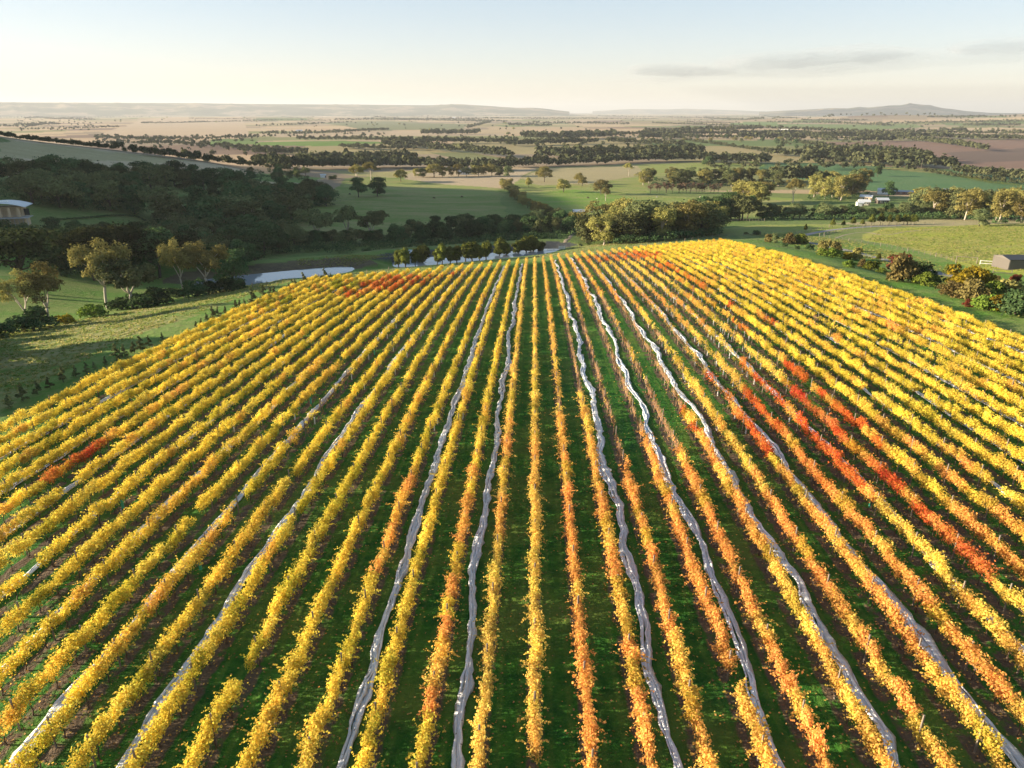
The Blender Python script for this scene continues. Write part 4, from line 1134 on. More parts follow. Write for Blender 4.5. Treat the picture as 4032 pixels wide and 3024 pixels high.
# young conifers along the left edge of the vines
SAP = [(1082, 1200 + 0, 34)]
for i, (ox, oy, oh) in enumerate([(40, 1610, 50), (92, 1580, 62), (150, 1552, 45), (198, 1530, 40), (250, 1505, 52), (300, 1486, 40), (343, 1470, 38), (372, 1453, 26), (418, 1440, 32), (460, 1420, 58), (492, 1405, 44), (530, 1392, 40), (556, 1382, 52), (588, 1365, 36), (640, 1338, 24),
                                  (776, 1296, 26), (796, 1286, 30), (818, 1278, 38), (840, 1270, 52), (862, 1254, 40), (888, 1240, 30), (930, 1228, 40), (948, 1222, 36), (964, 1218, 34), (996, 1208, 60), (1040, 1190, 60), (1068, 1180, 44), (1084, 1176, 40), (1138, 1156, 34), (1152, 1146, 40), (1164, 1142, 36), (1196, 1126, 44), (1278, 1104, 40), (1302, 1098, 20)]):
    SOLO.append(('sapling', ox * 2212 / 4032, oy * 2212 / 4032, oh * 2212 / 4032 * 1.25, 1.3, f"young conifer along the left edge of the vines, {ORD[i + 1] if i < 18 else ORD[34 - i]} from {'its near end' if i < 18 else 'its pond end'}"))
sol = np.array([(s[1], s[2]) for s in SOLO], float)
SG = G(sol[:, 0], sol[:, 1])
GRP = {'cypress': "clipped cypresses in front of the pond", 'sapling': "young conifers along the vines", 'cone': "small trees along the driveway"}
for s, p in zip(SOLO, SG):
    plant(s[0], p, px_h(p, s[3]), s[5], GRP.get(s[0]), s[4])

# stands of trees one can still tell apart: (place, [(px,py)...] outline of the feet, count, kinds, heights)
def scatter_poly(pix, n, seed, mind):
    p = np.array(pix, float); P = G(p[:, 0], p[:, 1])[:, :2]
    r = np.random.default_rng(seed); lo, hi = P.min(0), P.max(0); out = []
    for _ in range(n * 60):
        q = lo + (hi - lo) * r.random(2)
        if not inpoly(q[:1], q[1:], P)[0]: continue
        if out and min(math.hypot(q[0] - a, q[1] - b) for a, b in out) < mind: continue
        if any(inpoly(q[:1], q[1:], pd[0])[0] or dpoly(q[:1], q[1:], pd[0])[0] < (24 if seed >= 700 else 6) for pd in PONDS): continue
        out.append(tuple(q))
        if len(out) >= n: break
    return out
def scatter_line(pix, n, seed, depth):
    p = np.array(pix, float); P = G(p[:, 0], p[:, 1])[:, :2]
    r = np.random.default_rng(seed); seg = np.hypot(*np.diff(P, axis=0).T); cum = np.r_[0, np.cumsum(seg)]
    out = []
    for i in range(n):
        t = (i + r.uniform(.1, .9)) / n * cum[-1]
        q = np.array([np.interp(t, cum, P[:, 0]), np.interp(t, cum, P[:, 1])])
        d = q / np.hypot(*q); q = q + d * r.uniform(0, depth) + r.normal(0, 1, 2)
        out.append(tuple(q))
    return out
STANDS = [
 ("the grove behind the golden gums", scatter_poly([(120, 585), (330, 588), (540, 586), (560, 560), (350, 545), (140, 548)], 22, 1, 9), ['dark', 'dark', 'olive', 'pine'], (9, 13)),
 ("the hollow left of the pond", scatter_poly([(300, 550), (560, 552), (655, 541), (650, 510), (520, 505), (380, 515)], 26, 2, 9), ['dark', 'dark', 'olive', 'gum_thick'], (9, 13)),
 ("the slope below the stone house", scatter_poly([(0, 545), (130, 545), (300, 535), (370, 510), (240, 508), (100, 515), (0, 520)], 18, 3, 9), ['dark', 'olive', 'dark'], (6, 9)),
 ("the wood beside the lawn", scatter_poly([(330, 500), (560, 512), (660, 475), (640, 450), (520, 462), (440, 475), (330, 478)], 24, 4, 10), ['gum_thick', 'dark', 'olive', 'gum_thick'], (13, 19)),
 ("the wood above the stone house", scatter_poly([(55, 440), (190, 456), (310, 466), (300, 425), (180, 405), (30, 410)], 22, 5, 10), ['dark', 'olive', 'gum_thick'], (11, 16)),
 ("the wood edge under the grass hill", scatter_line([(-20, 400), (90, 402), (200, 405), (300, 408), (400, 415)], 16, 6, 12), ['dark', 'dark', 'olive'], (12, 16)),
 ("the wood beside the green paddock", scatter_poly([(420, 455), (560, 455), (690, 450), (735, 438), (700, 420), (560, 425), (430, 432)], 24, 7, 10), ['olive', 'dark', 'gum_thick'], (11, 15)),
 ("the line at the hill foot", scatter_line([(375, 404), (430, 410), (490, 416), (545, 420)], 9, 8, 4), ['dark'], (13, 16)),
 ("the thicket at the hill end", scatter_poly([(560, 400), (665, 388), (660, 378), (600, 372), (520, 378)], 12, 9, 9), ['dark', 'olive'], (6, 9)),
 ("the belt behind the long pond", scatter_line([(640, 536), (720, 533), (800, 529), (850, 527)], 14, 10, 14), ['dark', 'dark', 'olive'], (6, 8.5)),
 ("the belt behind the clipped cypresses", scatter_line([(850, 534), (950, 526), (1050, 518), (1150, 512), (1245, 508)], 22, 11, 22), ['dark', 'dark', 'olive'], (7, 10)),
 ("the back of the cypress belt", scatter_line([(880, 515), (960, 510), (1060, 505), (1150, 498), (1250, 492)], 18, 12, 20), ['dark', 'dark', 'olive'], (7, 10)),
 ("the sunlit clump beyond the vines", scatter_poly([(1255, 530), (1330, 528), (1430, 520), (1545, 508), (1548, 496), (1420, 500), (1290, 508)], 26, 13, 8), ['gum_full', 'gum_full', 'gum_full', 'olive'], (13, 18)),
 ("the wood behind the sunlit clump", scatter_line([(1500, 480), (1560, 478), (1620, 474)], 9, 14, 14), ['olive', 'dark'], (11, 15)),
 ("the dark belt above the hill field", scatter_line([(1640, 474), (1720, 474), (1800, 474), (1900, 474), (2030, 472)], 24, 15, 12), ['dark', 'olive', 'olive'], (6, 9)),
 ("the bronze grove at the right", scatter_poly([(1970, 470), (2060, 474), (2212, 488), (2230, 470), (2080, 458), (1985, 455)], 20, 16, 9), ['gum_full', 'gum_full', 'olive'], (13, 18)),
 ("the wood beyond the sunlit paddock", scatter_poly([(1385, 402), (1480, 404), (1590, 404), (1690, 402), (1690, 390), (1560, 390), (1400, 390)], 26, 17, 10), ['gum_thick', 'olive', 'gum_full'], (12, 15)),
 ("the big clump by the farmhouse", scatter_poly([(1735, 432), (1800, 436), (1880, 424), (1870, 410), (1760, 416)], 14, 18, 8), ['gum_full', 'gum_full', 'gum_thick'], (14, 19)),
 ("the small clump near the farmhouse", scatter_line([(1590, 440), (1620, 444), (1650, 442)], 7, 19, 8), ['gum_full'], (14, 18)),
 ("the line up the middle paddock", scatter_line([(1205, 478), (1165, 462), (1135, 446), (1110, 428), (1098, 410), (1080, 400)], 18, 20, 6), ['olive', 'oak'], (6, 9)),
 ("the homestead grove", scatter_line([(890, 385), (940, 384), (1000, 382), (1050, 380), (1100, 382)], 14, 21, 12), ['gum_full', 'oak', 'olive'], (9, 13)),
 ("the leafless belt", scatter_line([(1405, 417), (1480, 418), (1555, 418)], 18, 22, 3), ['bare'], (7, 9)),
]
for place, P, kinds, (h0, h1) in STANDS:
    items = []
    for q in P:
        k = trng.choice(kinds); h = trng.uniform(h0, h1) * (1.0 if k != 'gum' else 1.08)
        items.append((k, q, h))
    split = (h0 + h1) / 2; cnt = {}
    items.sort(key=lambda it: math.atan2(it[1][0], it[1][1]))
    keys = [(k, 'taller' if h > split else 'lower') for k, _q, h in items]
    for (k, q, h), key in zip(items, keys):
        cnt[key] = cnt.get(key, 0) + 1; m = cnt[key]
        tot = keys.count(key)
        lab = f"{key[1]} {WORD[k]} in {place}" + (f", {ORD[m]} from the left" if tot > 1 else "")
        plant(k, (*q, gz(*q)), h, lab, f"trees of {place}", trng.uniform(1.0, 1.35))

# ------------------------------------------------------------------ far woods: nobody could count these
FAR = []
def belt(pix, n, h, depth, seed):
    for q in scatter_line(pix, n, 900 + seed, depth): FAR.append((*q, h * 1.15 * trng.uniform(.7, 1.25)))
def patch(pix, n, h, seed):
    for q in scatter_poly(pix, n, 900 + seed, 5): FAR.append((*q, h * 1.15 * trng.uniform(.7, 1.25)))
for a in [
 ([(-10, 296), (60, 305), (120, 312), (180, 318.5), (250, 326)], 90, 4.0, 5), ([(245, 328), (320, 338), (400, 347), (440, 351)], 40, 6, 20), ([(430, 352), (490, 358), (550, 364), (640, 372)], 34, 7, 25), ([(400, 318), (480, 322), (560, 330), (650, 334)], 60, 9, 60),
 ([(548, 334), (600, 335), (664, 334)], 40, 9, 40), ([(205, 300), (280, 304), (360, 306), (440, 304), (560, 300)], 90, 9, 90), ([(200, 312), (300, 312), (400, 315)], 50, 8, 60), ([(0, 276), (60, 276), (100, 270)], 60, 12, 120), ([(40, 282), (140, 280), (260, 276)], 40, 9, 40),
 ([(548, 274), (620, 272), (700, 268), (760, 266)], 50, 11, 40), ([(560, 292), (650, 292), (740, 288), (840, 282)], 90, 10, 25), ([(640, 304), (740, 304), (840, 306)], 60, 9, 40), ([(845, 310), (930, 310), (1020, 310), (1100, 312)], 90, 11, 30),
 ([(735, 260), (800, 258), (860, 254)], 40, 13, 40), ([(910, 292), (970, 292), (1036, 291)], 60, 14, 60), ([(738, 322), (830, 325), (900, 325)], 60, 8, 25), ([(825, 318), (900, 322), (940, 325)], 40, 12, 30), ([(925, 326), (990, 330), (1050, 337), (1105, 343)], 70, 12, 18),
 ([(610, 366), (700, 366), (800, 365), (930, 364)], 110, 12, 40), ([(640, 358), (760, 356), (900, 354)], 90, 13, 50), ([(930, 368), (1010, 370), (1110, 370)], 60, 11, 30), ([(548, 360), (610, 366)], 20, 12, 30),
 ([(1097, 366), (1180, 362), (1290, 358), (1390, 352), (1520, 350)], 120, 11, 40), ([(1165, 345), (1260, 345), (1380, 344), (1515, 340)], 150, 14, 90), ([(1520, 352), (1590, 354), (1660, 357)], 50, 11, 40), ([(1097, 316), (1180, 314), (1290, 311)], 80, 11, 25),
 ([(1130, 303), (1220, 303), (1330, 298)], 110, 16, 90), ([(1310, 310), (1400, 314), (1475, 318)], 70, 10, 60), ([(1380, 302), (1420, 300), (1470, 302)], 40, 13, 40), ([(1097, 272), (1190, 274)], 40, 13, 40), ([(1150, 268), (1250, 268), (1360, 270)], 70, 13, 60), ([(1290, 252), (1400, 254), (1520, 256), (1650, 258)], 150, 16, 120),
 ([(1410, 267), (1520, 271), (1650, 277)], 90, 10, 12), ([(1475, 305), (1530, 312), (1600, 322), (1650, 330)], 70, 7, 8), ([(1656, 266), (1730, 266), (1800, 268), (1930, 274)], 80, 13, 40), ([(1656, 292), (1740, 296), (1800, 305)], 70, 11, 40), ([(1656, 280), (1760, 284), (1860, 288), (1930, 292)], 90, 11, 40),
 ([(1835, 307), (1880, 307), (1930, 306)], 40, 12, 20), ([(1925, 302), (2000, 308), (2060, 316), (2130, 328)], 90, 11, 20), ([(1930, 296), (2050, 300), (2212, 304)], 90, 11, 40), ([(1930, 288), (2060, 290), (2212, 292)], 70, 11, 40), ([(2030, 284), (2085, 284)], 24, 12, 20), ([(1700, 306), (1760, 318), (1820, 330)], 60, 9, 50),
 ([(1740, 350), (1830, 352), (1930, 362), (2060, 370)], 130, 13, 70), ([(1740, 338), (1850, 336), (1960, 348), (2010, 355)], 90, 13, 60), ([(2060, 376), (2130, 386), (2240, 398)], 60, 9, 20), ([(2000, 374), (2060, 384), (2140, 394), (2240, 404)], 60, 5, 6), ([(1656, 336), (1740, 342)], 30, 10, 40), ([(1660, 395), (1750, 396)], 30, 12, 20), ([(2000, 422), (2080, 428), (2230, 434)], 50, 5, 6),
 ([(0, 246), (300, 248), (560, 250)], 200, 14, 300), ([(560, 250), (760, 252), (1000, 254)], 160, 14, 300), ([(1000, 252), (1280, 250)], 120, 14, 300), ([(1650, 252), (1800, 253), (2000, 254), (2212, 258)], 200, 15, 300), ([(1000, 262), (1060, 266), (1010, 280)], 60, 14, 40), ([(1040, 258), (1290, 256)], 100, 13, 150), ([(0, 256), (90, 254), (160, 252)], 50, 13, 60),
 ([(1880, 270), (2060, 268), (2212, 266)], 60, 12, 200), ([(300, 240), (900, 242), (1600, 244), (2212, 247)], 260, 15, 900), ([(0, 240), (700, 241)], 120, 15, 900)]:
    belt(a[0], a[1], a[2], a[3], len(FAR) % 97)
for k_, a in enumerate([([(200, 296), (560, 296), (560, 332), (380, 340), (230, 320)], 110, 8), ([(560, 286), (840, 280), (840, 300), (560, 302)], 60, 8), ([(1100, 296), (1480, 292), (1480, 318), (1100, 320)], 90, 9), ([(1656, 296), (1930, 300), (1900, 318), (1720, 330)], 50, 8),
     ([(880, 300), (1100, 296), (1100, 318), (880, 322)], 40, 8), ([(30, 256), (200, 256), (230, 284), (40, 288)], 80, 9), ([(1300, 256), (1900, 260), (1900, 300), (1400, 296)], 60, 9), ([(600, 256), (1250, 258), (1250, 284), (700, 284)], 60, 9), ([(1940, 262), (2230, 264), (2230, 300), (1960, 296)], 60, 9),
     ([(1660, 366), (1990, 372), (1960, 352), (1760, 342)], 60, 9), ([(1500, 352), (1640, 356), (1640, 372), (1540, 370)], 24, 6)]):
    patch(a[0], a[1], a[2], k_ + 300)
hr = random.Random(31)
for k_ in range(46):
    y_ = 243 + 60 * hr.random() ** 1.6; x_ = hr.uniform(-50, 2100); l_ = hr.uniform(70, 330); s_ = hr.uniform(-.03, .03)
    if x_ < 560 and y_ > 274: continue
    belt([(x_, y_), (x_ + l_ / 2, y_ + s_ * l_ / 2), (x_ + l_, y_ + s_ * l_)], int(l_ * .42), hr.uniform(8, 14), hr.choice([8, 8, 15, 60]), 400 + k_)
def far_mesh(name, items, label):
    Vs, Fs, A = [], [], []; off = 0
    r = np.random.default_rng(9)
    for (x, y, h) in items:
        d = math.hypot(x, y); m = 90 if d < 900 else 46 if d < 2000 else 22
        w = h * r.uniform(.3, .46); z0 = gz_cache(x, y)
        lob = [(x + r.normal(0, w * .4), y + r.normal(0, w * .4), z0 + h * r.uniform(.4, .75), w * r.uniform(.5, .8), w * r.uniform(.5, .8), h * r.uniform(.2, .3)) for _ in range(4)] + [(x, y, z0 + h * .5, w * .8, w * .8, h * .42)]
        (V, F), k = lobes_cards(lob, m, h * (.17 if d < 900 else .24 if d < 2000 else .34), r, shell=.7, up=.4)
        Vs.append(V); Fs.append(F + off); off += len(V); A.append(np.repeat(np.clip(r.random() * .6 + r.random(m) * .4, 0, 1), 4))
    V = np.concatenate(Vs)
    o = link(name, build(name, V, [np.concatenate(Fs)], M['far'], attrs={"rnd": np.concatenate(A)})); tag(o, label, None, None, 'stuff')
fx = np.array([f[0] for f in FAR]); fy = np.array([f[1] for f in FAR]); fz = zg(fx, fy)
_fzd = {(a, b): c for a, b, c in zip(fx, fy, fz)}
def gz_cache(x, y): return float(_fzd[(x, y)])
far_mesh("woodland", FAR, "far belts and woods of dark trees across the plain")
# single far trees on the tan paddocks
k = 0
fp = random.Random(5)
FT = []
for (x0, y0, x1, y1, n, place) in [(60, 252, 260, 268, 13, "the far plain at the left"), (260, 250, 560, 266, 15, "the far tan plain above the hill"), (1470, 276, 1660, 308, 22, "the far speckled tan paddock"), (1080, 258, 1110, 300, 4, "the far middle paddocks"),
                                   (800, 262, 900, 272, 7, "the far grey green field"), (1660, 300, 1720, 325, 7, "the slope by the brown field"), (1950, 282, 2200, 284, 8, "the far right rise")]:
    q = [(fp.uniform(x0, x1), fp.uniform(y0, y1)) for _ in range(n)]; q.sort()
    for i, (a, b) in enumerate(q): FT.append((a, b, place, i + 1))
fa = np.array([(f[0], f[1]) for f in FT]); fg = G(fa[:, 0], fa[:, 1])
for f, p in zip(FT, fg):
    plant(fp.choice(['olive', 'dark', 'oak']), p, fp.uniform(8, 13), f"lone dark tree on {f[2]}, {ORD[f[3]]} from the left", "single trees on the far plain", 1.15)
M['roof_mid'] = simple('dull_metal_roof', (.38, .42, .46), .5, .15)
M['roof_grey'] = simple('grey_metal_roof', (.26, .28, .30), .5, .15)
M['brown_wall'] = simple('brown_shed_wall', (.20, .11, .085), .8, .15)

# ------------------------------------------------------------------ driveway and farm track
def ribbon(name, pix, width, mat, label, lift=.10):
    p = np.array(pix, float); P = G(p[:, 0], p[:, 1])[:, :2]
    for _ in range(3): P = np.r_[P[:1], np.stack([P[:-1] * .75 + P[1:] * .25, P[:-1] * .25 + P[1:] * .75], 1).reshape(-1, 2), P[-1:]]
    seg = np.hypot(*np.diff(P, axis=0).T); cum = np.r_[0, np.cumsum(seg)]; t = np.arange(0, cum[-1], 1.5)
    Q = np.c_[np.interp(t, cum, P[:, 0]), np.interp(t, cum, P[:, 1])]
    T = np.gradient(Q, axis=0); T /= np.linalg.norm(T, axis=1)[:, None] + 1e-9; Nn = np.c_[-T[:, 1], T[:, 0]]
    offs = np.linspace(-.5, .5, 5) * width
    w = 1 + .12 * (vnoise(t, t * 0, 6, 3) - .5)
    V = Q[:, None] + Nn[:, None] * (offs[None, :, None] * w[:, None, None])
    Z = zg(V[..., 0].ravel(), V[..., 1].ravel()).reshape(V.shape[:2]) + lift
    Z[:, 0] -= lift + .1; Z[:, -1] -= lift + .1
    VV = np.concatenate([V, Z[..., None]], -1).reshape(-1, 3); n, m = len(Q), 5
    i = np.arange(n - 1)[:, None] * m; j = np.arange(m - 1)[None]
    o = link(name, build(name, VV, [np.stack([i + j, i + j + 1, i + m + j + 1, i + m + j], -1).reshape(-1, 4)], mat, smooth=True))
    tag(o, label, None, None, 'structure')
def r4(x, y): return (1656.6 + x * .2513, 192 + y * .2513)
def r3(x, y): return (1097.1 + x * .2513, 192 + y * .2513)
def r2(x, y): return (548.6 + x * .2513, 192 + y * .2513)
def r1(x, y): return (x * .2513, 192 + y * .2513)
M['drive'] = simple("drive_gravel", (.20, .19, .20), .95, .2, 1.2)
M['dirt'] = simple("trodden_dirt", (.24, .19, .13), .95, .25, .6)
ribbon("driveway", [r4(1150, 1176), r4(1000, 1180), r4(850, 1186), r4(700, 1198), r4(540, 1214), r4(380, 1242), r4(270, 1272), r4(270, 1300), r4(380, 1325), r4(600, 1368), r4(760, 1402), r4(900, 1442), r4(1100, 1490), r4(1250, 1528), r4(1500, 1588), r4(1700, 1636), r4(2300, 1780)], 4.4, M['drive'], "pale grey gravel driveway curving past the shrub strip")
ribbon("farm_track", [r3(575, 1235), r3(540, 1260), r3(510, 1295), r3(490, 1330)], 2.4, M['dirt'], "short dirt track between the dark belt and the gum clump")
ribbon("farm_track", [r4(590, 1285), r4(680, 1250), r4(850, 1225), r4(1000, 1265), r4(1150, 1235), r4(1300, 1215), r4(1500, 1204)], 1.4, M['dirt'], "worn animal track across the right hill field", .06)

# ------------------------------------------------------------------ fences
def fence(pix, label, n, h=1.25, post='timber', wires=3, thick=.07):
    p = np.array(pix, float); P = G(p[:, 0], p[:, 1])[:, :2]
    seg = np.hypot(*np.diff(P, axis=0).T); cum = np.r_[0, np.cumsum(seg)]; t = np.linspace(0, cum[-1], n)
    Q = np.c_[np.interp(t, cum, P[:, 0]), np.interp(t, cum, P[:, 1])]; Z = zg(Q[:, 0], Q[:, 1])
    root = empty("fence", (Q[0, 0], Q[0, 1], Z[0])); tag(root, label, "fence")
    pm = MB().tube([(0, 0, -.3), (0, 0, h)], [thick, thick * .9], 5).mesh("fence_post", M[post])
    big = MB().tube([(0, 0, -.3), (0, 0, h * 1.12)], [thick * 1.7, thick * 1.6], 6).mesh("fence_post", M[post])
    o3 = np.array([Q[0, 0], Q[0, 1], Z[0]])
    for i in range(n):
        child("fence_post", big if i % 5 == 0 else pm, root, o3, (Q[i, 0], Q[i, 1], Z[i]))
    for w in range(wires):
        hh = h * (.35 + .6 * w / max(1, wires - 1))
        MB().tube(np.c_[Q, Z + hh] - o3, .012, 3, cap=False).obj("wire", M['wire'], root)
fence([r4(450, 1270), r4(560, 1290), r4(700, 1310), r4(860, 1335), r4(1030, 1362), r4(1230, 1402), r4(1410, 1436), r4(1590, 1482)], "timber post and wire fence between the drive verge and the right hill field", 24)
fence([r4(240, 1256), r4(400, 1218), r4(560, 1190), r4(760, 1182), r4(1000, 1176), r4(1300, 1168), r4(1600, 1172)], "post and wire fence along the line of teardrop trees", 26)
fence([r4(490, 1262), r4(620, 1228), r4(800, 1200), r4(1000, 1188), r4(1250, 1176)], "post and wire fence round the top of the right hill field", 16)
fence([r3(1820, 1140), r3(2000, 1138), r3(2205, 1136)], "post fence on the field edge behind the sunlit gum clump", 16)
fence([r3(280, 1456), r3(700, 1408), r3(990, 1384), r3(1200, 1352), r3(1480, 1320), r3(1850, 1276), r3(2170, 1254)], "post and wire fence beyond the far ends of the vine rows", 26)
fence([(546, 622), (600, 614), (680, 605), (770, 596), (850, 588)], "post fence on the near bank of the long pond", 16)
fence([(840, 584), (920, 580), (1000, 573), (1100, 563), (1180, 553)], "post fence below the clipped cypresses", 16, 1.1)
fence([r1(420, 888), r1(660, 850), r1(900, 790), r1(1200, 700), r1(1640, 640)], "post fence at the foot of the golden gums", 14)
fence([r2(640, 985), r2(720, 968), r2(860, 955)], "short post fence by the wood edge of the green paddock", 10)

def rails(label, px, py, length, rz, h=1.3, n=3, mat='timber', name="rail_fence", cat="fence"):
    p = G(px, py); root = empty(name, tuple(p), rz); tag(root, label, cat)
    k = max(2, int(length / 2.4) + 1)
    for i in range(k):
        MB().box((i * length / (k - 1), 0, h / 2 - .1), (.14, .14, h + .2)).obj("post", M[mat], root)
    for j in range(n):
        MB().box((length / 2, -.09, h * (.3 + .62 * j / max(1, n - 1))), (length, .05, .13)).obj("rail", M[mat], root)
rails("white timber rails beside the dark shed", *r4(1830, 1508), 6.5, R(-20), 1.2, 2, 'white')
rails("low timber gate frame standing in front of the dark shed", *r4(1940, 1590), 4.5, R(-12), 1.4, 2)
def gateframe(label, px, py, w, h, rz):
    p = G(px, py); root = empty("gate_frame", tuple(p), rz); tag(root, label, "gate")
    for x in (0, w): MB().tube([(x, 0, -.3), (x, 0, h)], [.13, .12], 6).obj("post", M['timber'], root)
    MB().tube([(-.2, 0, h - .12), (w + .2, 0, h - .12)], [.08, .08], 6).obj("crossbar", M['timber'], root)
    MB().tube([(0, 0, .5), (w, 0, h - .3)], [.02, .02], 4).obj("brace", M['wire'], root)
gateframe("tall timber goalpost frame at the end of the drive verge fence", *r4(1622, 1500), 5.2, 2.2, R(-25))
rails("grey steel yard panels below the sunlit gum clump", *r3(340, 1395), 11, R(12), 1.3, 4, 'wire', "cattle_yard", "yard")
rails("pale tilted yard gate below the sunlit gum clump", *r3(438, 1388), 2.6, R(12), 1.9, 5, 'white', "yard_gate", "gate")

# ------------------------------------------------------------------ buildings
def facing(p):
    return math.atan2(-p[0], p[1])           # rotation that turns local -y towards the eye
def building(name, px, py, w, d, h, rz, wall, roof, label, cat="building", pitch=.25, windows=3, door=True, overhang=.4, flat=False):
    p = G(px, py); root = empty(name, (p[0], p[1], p[2]), facing(p) + rz); tag(root, label, cat)
    mb = MB(); mb.box((0, 0, h / 2 - .4), (w, d, h + .8))
    if not flat:
        rh = d / 2 * pitch * 2
        for s in (-1, 1): mb.add([(s * w / 2, -d / 2, h), (s * w / 2, d / 2, h), (s * w / 2, 0, h + rh)], f3=[[0, 1, 2]] if s > 0 else [[0, 2, 1]])
    mb.obj("wall", M[wall], root)
    rf = MB(); o = overhang
    if flat:
        a, b = h + .05, h + .05 + d * pitch
        rf.add([(-w / 2 - o, -d / 2 - o, a), (w / 2 + o, -d / 2 - o, a), (w / 2 + o, d / 2 + o, b), (-w / 2 - o, d / 2 + o, b),
                (-w / 2 - o, -d / 2 - o, a + .12), (w / 2 + o, -d / 2 - o, a + .12), (w / 2 + o, d / 2 + o, b + .12), (-w / 2 - o, d / 2 + o, b + .12)],
               [[0, 3, 2, 1], [4, 5, 6, 7], [0, 1, 5, 4], [1, 2, 6, 5], [2, 3, 7, 6], [3, 0, 4, 7]])
    else:
        for s in (-1, 1):
            e = h - o * pitch * 2
            q = [(-w / 2 - o, s * (d / 2 + o), e + .03), (w / 2 + o, s * (d / 2 + o), e + .03), (w / 2 + o, 0, h + rh + .03), (-w / 2 - o, 0, h + rh + .03)]
            q += [(x, y, z + .12) for x, y, z in q]
            rf.add(q, [[0, 1, 2, 3], [7, 6, 5, 4], [0, 4, 5, 1], [1, 5, 6, 2], [2, 6, 7, 3], [3, 7, 4, 0]])
    rf.obj("roof", M[roof], root)
    for i in range(windows):
        x = (i + 1) * w / (windows + 1) - w / 2
        f = MB().box((x, -d / 2 - .03, h * .55), (min(1.3, w / (windows + 2)), .08, h * .38)).obj("window", M['white'], root)
        MB().box((x, -d / 2 - .08, h * .55), (min(1.3, w / (windows + 2)) * .82, .04, h * .31)).obj("pane", M['dark_glass'], f)
    if door: MB().box((w * .42, -d / 2 - .05, h * .36), (.9, .1, h * .72)).obj("door", M['timber_dark'], root)
    return root
# the dark shed on the right: a box of ribbed sheet with a slightly pitched roof
pa, pb = G(*r4(1928, 1524)), G(*r4(2070, 1557))
e1 = np.array(pb[:2] - pa[:2]); lw = float(np.hypot(*e1)); e1 /= lw
rzs = math.atan2(e1[1], e1[0])
hs = px_h(pb, (1557 - 1475) * .2513) * 1.2
root = empty("shed", (pa[0], pa[1], min(pa[2], pb[2]) - .1), rzs); tag(root, "dark grey farm shed with a sunlit end wall and charcoal roof", "shed")
ll = 11.0
MB().box((lw / 2, .06, hs / 2), (lw, .12, hs)).obj("end_wall", M['shed_wall'], root)
MB().box((lw / 2, ll - .06, hs / 2), (lw, .12, hs)).obj("end_wall", M['shed_wall'], root)
for x in (.06, lw - .06): MB().box((x, ll / 2, hs / 2 - .002), (.12, ll - .25, hs - .004)).obj("side_wall", M['shed_wall'], root)
for i in range(18):
    MB().box(((i + .5) * lw / 18, -.02, hs / 2), (.06, .05, hs - .05)).obj("wall_rib", M['shed_wall'], root)
for i in range(26):
    MB().box((lw + .02, (i + .5) * ll / 26, hs / 2), (.05, .06, hs - .05)).obj("wall_rib", M['shed_wall'], root)
rf = MB(); z0, z1 = hs + .01, hs + .75
for s, x0, x1 in ((0, -.25, lw / 2), (1, lw / 2, lw + .25)):
    za, zb = (z0, z1) if s == 0 else (z1, z0)
    q = [(x0, -.25, za), (x1, -.25, zb), (x1, ll + .25, zb), (x0, ll + .25, za)]; q += [(a, b, c + .08) for a, b, c in q]
    rf.add(q, [[0, 3, 2, 1], [4, 5, 6, 7], [0, 1, 5, 4], [1, 2, 6, 5], [2, 3, 7, 6], [3, 0, 4, 7]])
rf.obj("roof", M['shed_roof'], root)
for yy in (.02, ll - .02):
    MB().add([(0, yy, hs), (lw, yy, hs), (lw / 2, yy, z1)], f3=[[0, 1, 2]]).obj("gable", M['shed_wall'], root)

# stone house at the left edge: curved pale roof on sandstone piers above a deck
p = G(28, 484); root = empty("house", (p[0], p[1], p[2]), facing(p) + R(-18)); tag(root, "stone house with curved pale metal roof and raised deck at the left edge", "house")
W, Dp, z1, z2 = 15.0, 8.0, 2.6, 6.6
MB().box((-3, 3.2, z1 / 2 - .5), (W, Dp - 1.5, z1 + 1)).obj("lower_wall", M['stone_wall'], root)
MB().box((-3, 4, z1 + (z2 - z1) / 2), (W - 1.5, Dp - 2, z2 - z1)).obj("wall", M['stone_wall'], root)
MB().box((-2.4, -.4, z1 + .02), (W + 3.4, Dp * .95, .24)).obj("deck", M['deck'], root)
for x in (-9.4, -6.4, -3.0, .2, 3.4):
    MB().box((x, -1.2, z1 + (z2 - z1) / 2 + .1), (.95, .9, z2 - z1 - .3)).obj("pier", M['stone_wall'], root)
    MB().box((x + 1.5, 2.93, z1 + 1.7), (1.9, .1, 2.6)).obj("window", M['dark_glass'], root)
for x in np.linspace(-10, 6.6, 12): MB().box((x, -3.9, z1 / 2 - .6), (.16, .16, z1 + 1.2)).obj("deck_post", M['deck'], root)
MB().box((-1.8, -3.95, z1 + 1.1), (17, .07, .07)).obj("handrail", M['deck'], root)
rf = MB(); aa = np.linspace(-.5, .5, 13); rx = aa * (W + 3) - 2.6; rz_ = z2 + 1.7 * (1 - (aa * 2) ** 2)
q = [(x, -3.0, z) for x, z in zip(rx, rz_)] + [(x, 7.6, z + .25) for x, z in zip(rx, rz_)] + [(x, -3.0, z + .18) for x, z in zip(rx, rz_)] + [(x, 7.6, z + .43) for x, z in zip(rx, rz_)]
F = [[i, i + 1, 13 + i + 1, 13 + i] for i in range(12)] + [[26 + i + 1, 26 + i, 39 + i, 39 + i + 1] for i in range(12)] + [[i + 1, i, 26 + i, 26 + i + 1] for i in range(12)]
rf.add(q, F); rf.obj("roof", M['roof_pale'], root)
MB().box((-3, 2, z2 + 2.0), (5, 1.2, .9)).obj("roof_light", M['white'], root)

